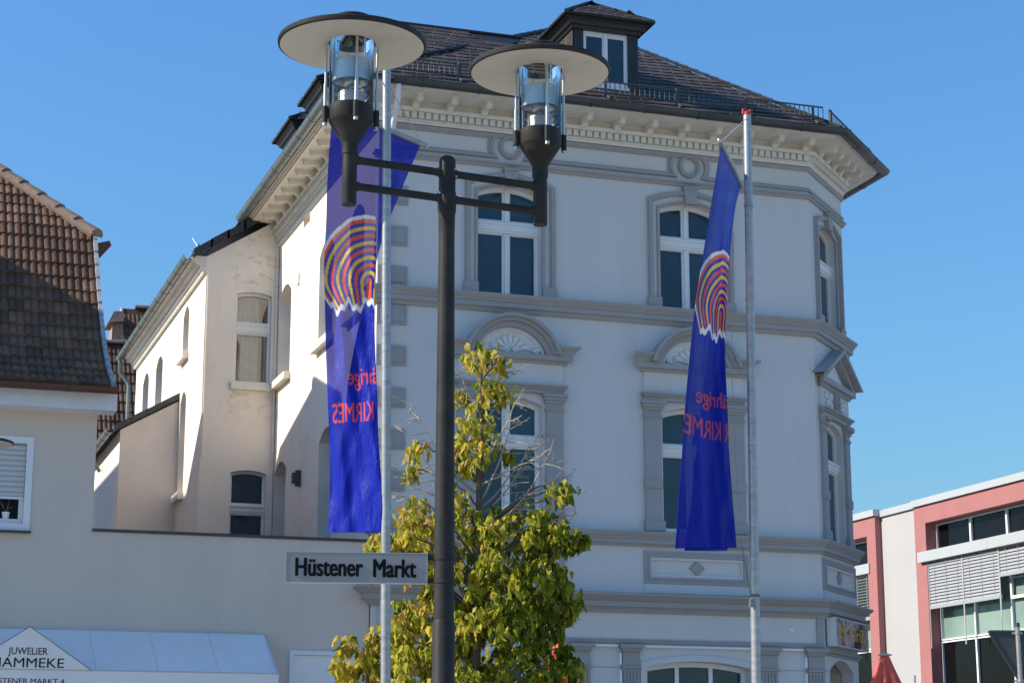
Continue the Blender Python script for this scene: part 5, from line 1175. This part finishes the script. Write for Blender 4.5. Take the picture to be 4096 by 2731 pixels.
# branches: each leaf clump hangs from a limb that leaves the trunk lower down and arches out
bpts = MB(); twig = MB()
limbs = []
for k_, (a, b_, z, w_) in enumerate(clusters):
    main = k_ < len(CLU) or rnd.random() < .22
    if not main: continue
    rad = math.hypot(a, b_); z0 = max(1.9, min(6.9, z - .15 - rad * rnd.uniform(.35, .75))); s_ = Vector(trunk_at(z0)); e_ = Vector((a, b_, z + w_ * .4))
    c1 = s_ + (e_ - s_) * .45 + Vector((0, 0, .18 * rad)); pts = []
    for i in range(9):
        t = i / 8; p_ = s_ * (1 - t) ** 2 + c1 * 2 * t * (1 - t) + e_ * t * t; p_ += Vector((rnd.uniform(-1, 1), rnd.uniform(-1, 1), rnd.uniform(-1, 1))) * .018 * (1 if 0 < i < 8 else 0); pts.append(TP(*p_))
    r0 = .012 + .012 * min(1, rad); limbs.append(pts)
    m = MB(); m.tube(pts, [r0 * (1 - .75 * i / 8) for i in range(9)], 6); m.build('branch', M['bark'], tree, smooth=60)
    for q in range(3):
        i = rnd.randint(4, 8); p_ = pts[i]; d = RRV * rnd.uniform(-1, 1) * .2 + FF * rnd.uniform(-1, 1) * .15 + Vector((0, 0, rnd.uniform(-.12, .15))); twig.tube([p_, p_ + d * .5 + Vector((0, 0, .03)), p_ + d], [.004, .003, .002], 4, cap=False)
# bare twigs reaching out on the right and upper sides
BARE = [((.05, 5.0), (.55, 5.35), (.72, 6.02), (.62, 5.85)), ((.06, 5.2), (.35, 5.65), (.50, 6.45), (.5, 6.3)), ((.05, 4.7), (.8, 5.25), (1.0, 5.95), (1.0, 5.9)), ((.05, 4.9), (.6, 5.3), (1.15, 5.55), (1.2, 5.6)), ((.04, 5.4), (.4, 5.55), (.85, 5.75), (.8, 5.7)), ((.05, 5.1), (.5, 5.5), (.9, 6.25), (.6, 6.1)),
        ((.05, 4.6), (.7, 4.95), (1.25, 5.05), (1.2, 5)), ((.06, 6.0), (.25, 6.5), (.42, 6.95), (.4, 6.8)), ((.07, 6.3), (-.15, 6.75), (-.28, 7.0), (-.2, 6.9)), ((.04, 5.3), (-.45, 5.6), (-.78, 6.35), (-.6, 6.2)), ((.04, 5.0), (-.5, 5.45), (-.95, 6.1), (-.9, 6.0)), ((.04, 4.9), (-.6, 5.3), (-1.15, 5.75), (-1.0, 5.6)), ((.03, 4.7), (-.7, 5.15), (-1.1, 5.35), (-1, 5.3)), ((.05, 5.6), (.3, 5.95), (.62, 6.6), (.6, 6.5)), ((.08, 6.6), (.2, 6.9), (.05, 7.35), (.1, 7.3)), ((.05, 4.8), (.7, 5.2), (1.3, 5.28), (1.3, 5.2))]
for (a0, z0), (a1, z1), (a2, z2), _ in BARE:
    bb = rnd.uniform(-.5, .5); pts = []
    for i in range(10):
        t = i / 9; a = a0 * (1 - t) ** 2 + a1 * 2 * t * (1 - t) + a2 * t * t; z = z0 * (1 - t) ** 2 + z1 * 2 * t * (1 - t) + z2 * t * t
        pts.append(TP(a + rnd.uniform(-.012, .012), bb * t, z + rnd.uniform(-.012, .012)))
    m = MB(); m.tube(pts, [.016 * (1 - .8 * i / 9) for i in range(10)], 6); m.build('branch', M['twig'], tree, smooth=60)
    for q in range(9):
        i = rnd.randint(3, 9); p_ = pts[i]; sg = 1 if a2 > 0 else -1
        d = RRV * sg * rnd.uniform(.05, .32) + FF * rnd.uniform(-.12, .12) + Vector((0, 0, rnd.uniform(-.1, .16))); e_ = p_ + d
        twig.tube([p_, p_ + d * .5 + Vector((0, 0, rnd.uniform(-.02, .03))), e_], [.0075, .006, .004], 4, cap=False)
        for s2 in range(2): p2 = p_ + d * rnd.uniform(.3, .9); twig.tube([p2, p2 + Vector((rnd.uniform(-.06, .1), rnd.uniform(-.04, .04), rnd.uniform(-.05, .08)))], [.005, .0035], 4, cap=False)
tw = twig.build('twigs', M['twig'], tree, recalc=False); tw['kind'] = 'stuff'
# leaves: folded, pointed blades that hang
def leafmat():
    m_, nt, b = newmat('autumn_leaf'); L = nt.links.new
    oi = N(nt, 'ShaderNodeObjectInfo'); at = N(nt, 'ShaderNodeAttribute', attribute_name='tint'); sp = N(nt, 'ShaderNodeSeparateColor'); L(oi.outputs['Color'], sp.inputs[0]); ad = N(nt, 'ShaderNodeMath', operation='ADD'); L(at.outputs['Fac'], ad.inputs[0]); fr_ = N(nt, 'ShaderNodeMath', operation='SUBTRACT'); L(ad.outputs[0], fr_.inputs[0]); L(sp.outputs[0], fr_.inputs[1]); ad.inputs[1].default_value = 1.0
    cr = N(nt, 'ShaderNodeValToRGB'); e = cr.color_ramp.elements; e[0].position = 0; e[0].color = (.035, .075, .008, 1); e[1].position = 1; e[1].color = (.30, .13, .035, 1)
    for p_, c in ((.25, (.11, .17, .012, 1)), (.5, (.36, .38, .03, 1)), (.75, (.66, .57, .07, 1)), (.95, (.72, .48, .11, 1))): x = cr.color_ramp.elements.new(p_); x.color = c
    L(fr_.outputs[0], cr.inputs[0]); tc = N(nt, 'ShaderNodeTexCoord'); n1 = N(nt, 'ShaderNodeTexNoise'); n1.inputs['Scale'].default_value = 25; L(tc.outputs['Object'], n1.inputs['Vector'])
    mr = N(nt, 'ShaderNodeMapRange'); mr.inputs[3].default_value = .75; mr.inputs[4].default_value = 1.25; L(n1.outputs['Fac'], mr.inputs[0]); vm = N(nt, 'ShaderNodeVectorMath', operation='SCALE'); L(cr.outputs[0], vm.inputs[0]); L(mr.outputs[0], vm.inputs['Scale'])
    L(vm.outputs[0], b.inputs['Base Color']); b.inputs['Roughness'].default_value = .48; b.inputs['Specular IOR Level'].default_value = .3
    tl = N(nt, 'ShaderNodeBsdfTranslucent'); L(vm.outputs[0], tl.inputs[0]); mx = N(nt, 'ShaderNodeMixShader'); mx.inputs[0].default_value = .56; L(b.outputs[0], mx.inputs[1]); L(tl.outputs[0], mx.inputs[2]); L(mx.outputs[0], nt.nodes['Material Output'].inputs[0]); return m_
LEAF = leafmat()
def leaf_mesh(ln, wd, fold, curl, seed):
    r_ = random.Random(seed); st = [(0, .1), (.12, .7), (.32, 1.0), (.55, .85), (.78, .45), (1.0, .02)]; vs = []; fs = []
    for t, w_ in st:
        zz = -curl * ln * t * t; ww = wd * w_ * .5 * r_.uniform(.65, 1.15)
        vs += [(-ww, ln * t, zz + fold * ww + r_.uniform(-.016, .016)), (0, ln * t, zz + r_.uniform(-.004, .004)), (ww, ln * t, zz + fold * ww + r_.uniform(-.016, .016))]
    for i in range(len(st) - 1): fs += [(3 * i, 3 * i + 1, 3 * i + 4, 3 * i + 3), (3 * i + 1, 3 * i + 2, 3 * i + 5, 3 * i + 4)]
    m = MB(); m.add(vs, fs); me = m.mesh('leaf', recalc=False); me.polygons.foreach_set('use_smooth', [True] * len(me.polygons)); return me
LM = [leaf_mesh(rnd.uniform(.10, .16), rnd.uniform(.05, .085), rnd.uniform(.3, 1.8), rnd.uniform(-.5, .6), i) for i in range(12)]
mats_ = []
for (a, b_, z, w_) in clusters:
    for q in range(int(15 + 84 * w_)):
        th = rnd.uniform(0, 2 * math.pi); rr = w_ * math.sqrt(rnd.random()) * .8
        p_ = TP(a + rr * math.cos(th), b_ + rr * math.sin(th), z + w_ * rnd.uniform(-.9, .55) * (1.15 - .5 * rr / max(w_, .01)))
        dn = Vector((rnd.gauss(0, .3), rnd.gauss(0, .3), -1)).normalized(); sd_ = dn.cross(Vector((math.cos(th * 3), math.sin(th * 3), .1))).normalized(); nz = sd_.cross(dn); s_ = rnd.uniform(.75, 1.2)
        # random tone per leaf; sunlight on the crown's top and left tinted in
        mats_.append((p_.length, Matrix(((sd_.x * s_, dn.x * s_, nz.x * s_, p_.x), (sd_.y * s_, dn.y * s_, nz.y * s_, p_.y), (sd_.z * s_, dn.z * s_, nz.z * s_, p_.z), (0, 0, 0, 1))), rnd.randrange(12)))
mats_.sort(key=lambda t: t[0])
front = [x for x in mats_ if x[1].translation.z > 2.8][:300]; ids = set(id(x) for x in front)
def leaf_sun_tone(mw):  # lit top and left yellower, shaded lower right greener, put into the colour
    q = mw.translation - TB; a = q.dot(RRV); return max(0.02, min(.97, rnd.gauss(.55, .20) + .05 * (q.z - 4.2) - .12 * a))
for _, mw, i in front: lf = link('leaf', LM[i], LEAF, tree, mw); lf.color = (1 - leaf_sun_tone(mw), 1, 1, 1)
st = MB(); tint = []
for x in mats_:
    if id(x) in ids: continue
    base = [v.co for v in LM[x[2]].vertices]; st.add([x[1] @ c for c in base], [tuple(p.vertices) for p in LM[x[2]].polygons]); tint += [leaf_sun_tone(x[1])] * len(base)
cr_ = st.build('crown', LEAF, tree, smooth=80, recalc=False); cr_['kind'] = 'stuff'
cr_.data.attributes.new('tint', 'FLOAT', 'POINT').data.foreach_set('value', tint)

# ================================================================ parasols and the road sign
def parasol(loc, top, label, rmax=.24, drop=1.6):
    t = thing('parasol', label, 'parasol', (loc[0], loc[1], 0)); c = (loc[0], loc[1], 0)
    m = MB(); n = 48; prof = [(.055, 0), (.065, -.03), (.10, -.15), (.17, -.38), (rmax, -.65), (rmax * .95, -.95), (rmax * .6, -1.3), (rmax * .75, -drop)]; vs = []
    for k_, (r_, dz) in enumerate(prof):
        for j in range(n):
            a = 2 * math.pi * j / n; f_ = 1 + (.28 * min(1, k_ / 3)) * math.sin(a * 8 + .3 * math.sin(dz * 5)) * (1 if k_ else 0) + .05 * math.sin(a * 3 + dz * 4); vs.append((c[0] + r_ * f_ * math.cos(a), c[1] + r_ * f_ * math.sin(a), top + dz))
    m.add(vs, [(i * n + j, i * n + (j + 1) % n, (i + 1) * n + (j + 1) % n, (i + 1) * n + j) for i in range(len(prof) - 1) for j in range(n)]); m.build('cloth', M['parasol'], t, smooth=60)
    m = MB(); m.lathe([(0, .03), (.05, .028), (.09, .015), (.09, 0), (0, -.005)], (c[0], c[1], top + .005), 24); m.build('cap', M['galv'], t, smooth=30)
    m = MB(); m.tube([(c[0], c[1], 0), (c[0], c[1], top)], .025, 10); m.build('pole', M['white'], t)
    m = MB(); m.lathe([(.3, 0), (.3, .05), (.06, .09), (.05, .3)], c, 24); m.build('foot', M['zincdark'], t)
parasol((12.95, 23.06), 3.30, 'closed coral red parasol in front of the office block')
parasol((9.42, 25.85), 3.62, 'closed coral red parasol half hidden behind the tree', rmax=.2)
ts = thing('road_sign', 'triangular give way sign seen from behind on a grey pole', 'sign', (14.62, 22.5, 0))
TF = Fr((14.62, 22.5, 0), RRV, -FF)
def rtri(s_, h_, r_, zc):
    P_ = [Vector((-s_, h_ * .5)), Vector((0, -h_ * .5)), Vector((s_, h_ * .5))]; out = []
    for i in range(3):
        a, b, c = P_[i - 1], P_[i], P_[(i + 1) % 3]; d0 = (a - b).normalized(); d1 = (c - b).normalized(); p0 = b + d0 * r_; p1 = b + d1 * r_
        for q in range(6): t = q / 5; w_ = p0 * (1 - t) ** 2 + b * 2 * t * (1 - t) + p1 * t * t; out.append((w_.x, w_.y + zc))
    return out
m = MB(); m.poly(TF, [rtri(.40, .70, .06, 3.29)], -.05, -.04, back=True); m.build('plate', M['signback'], ts)
m = MB(); m.poly(TF, [rtri(.40, .70, .06, 3.29), rtri(.365, .635, .05, 3.30)], -.05, -.022, back=True); m.build('rim', M['zincdark'], ts)
m = MB(); m.tube([TF.p(0, 0, 0), TF.p(0, 0, 3.68)], .031, 14); m.build('pole', M['galv'], ts, smooth=40)
m = MB(); m.tube([TF.p(0, 0, 3.68), TF.p(0, 0, 3.735)], [.034, .033], 14); m.build('pole_cap', M['signback'], ts)
for z in (3.60, 2.98): m = MB(); m.tube([TF.p(0, 0, z - .02), TF.p(0, 0, z + .02)], .036, 14); m.fbox(TF, -.07, .07, -.035, -.01, z - .015, z + .015); m.build('clamp', M['galv'], ts)
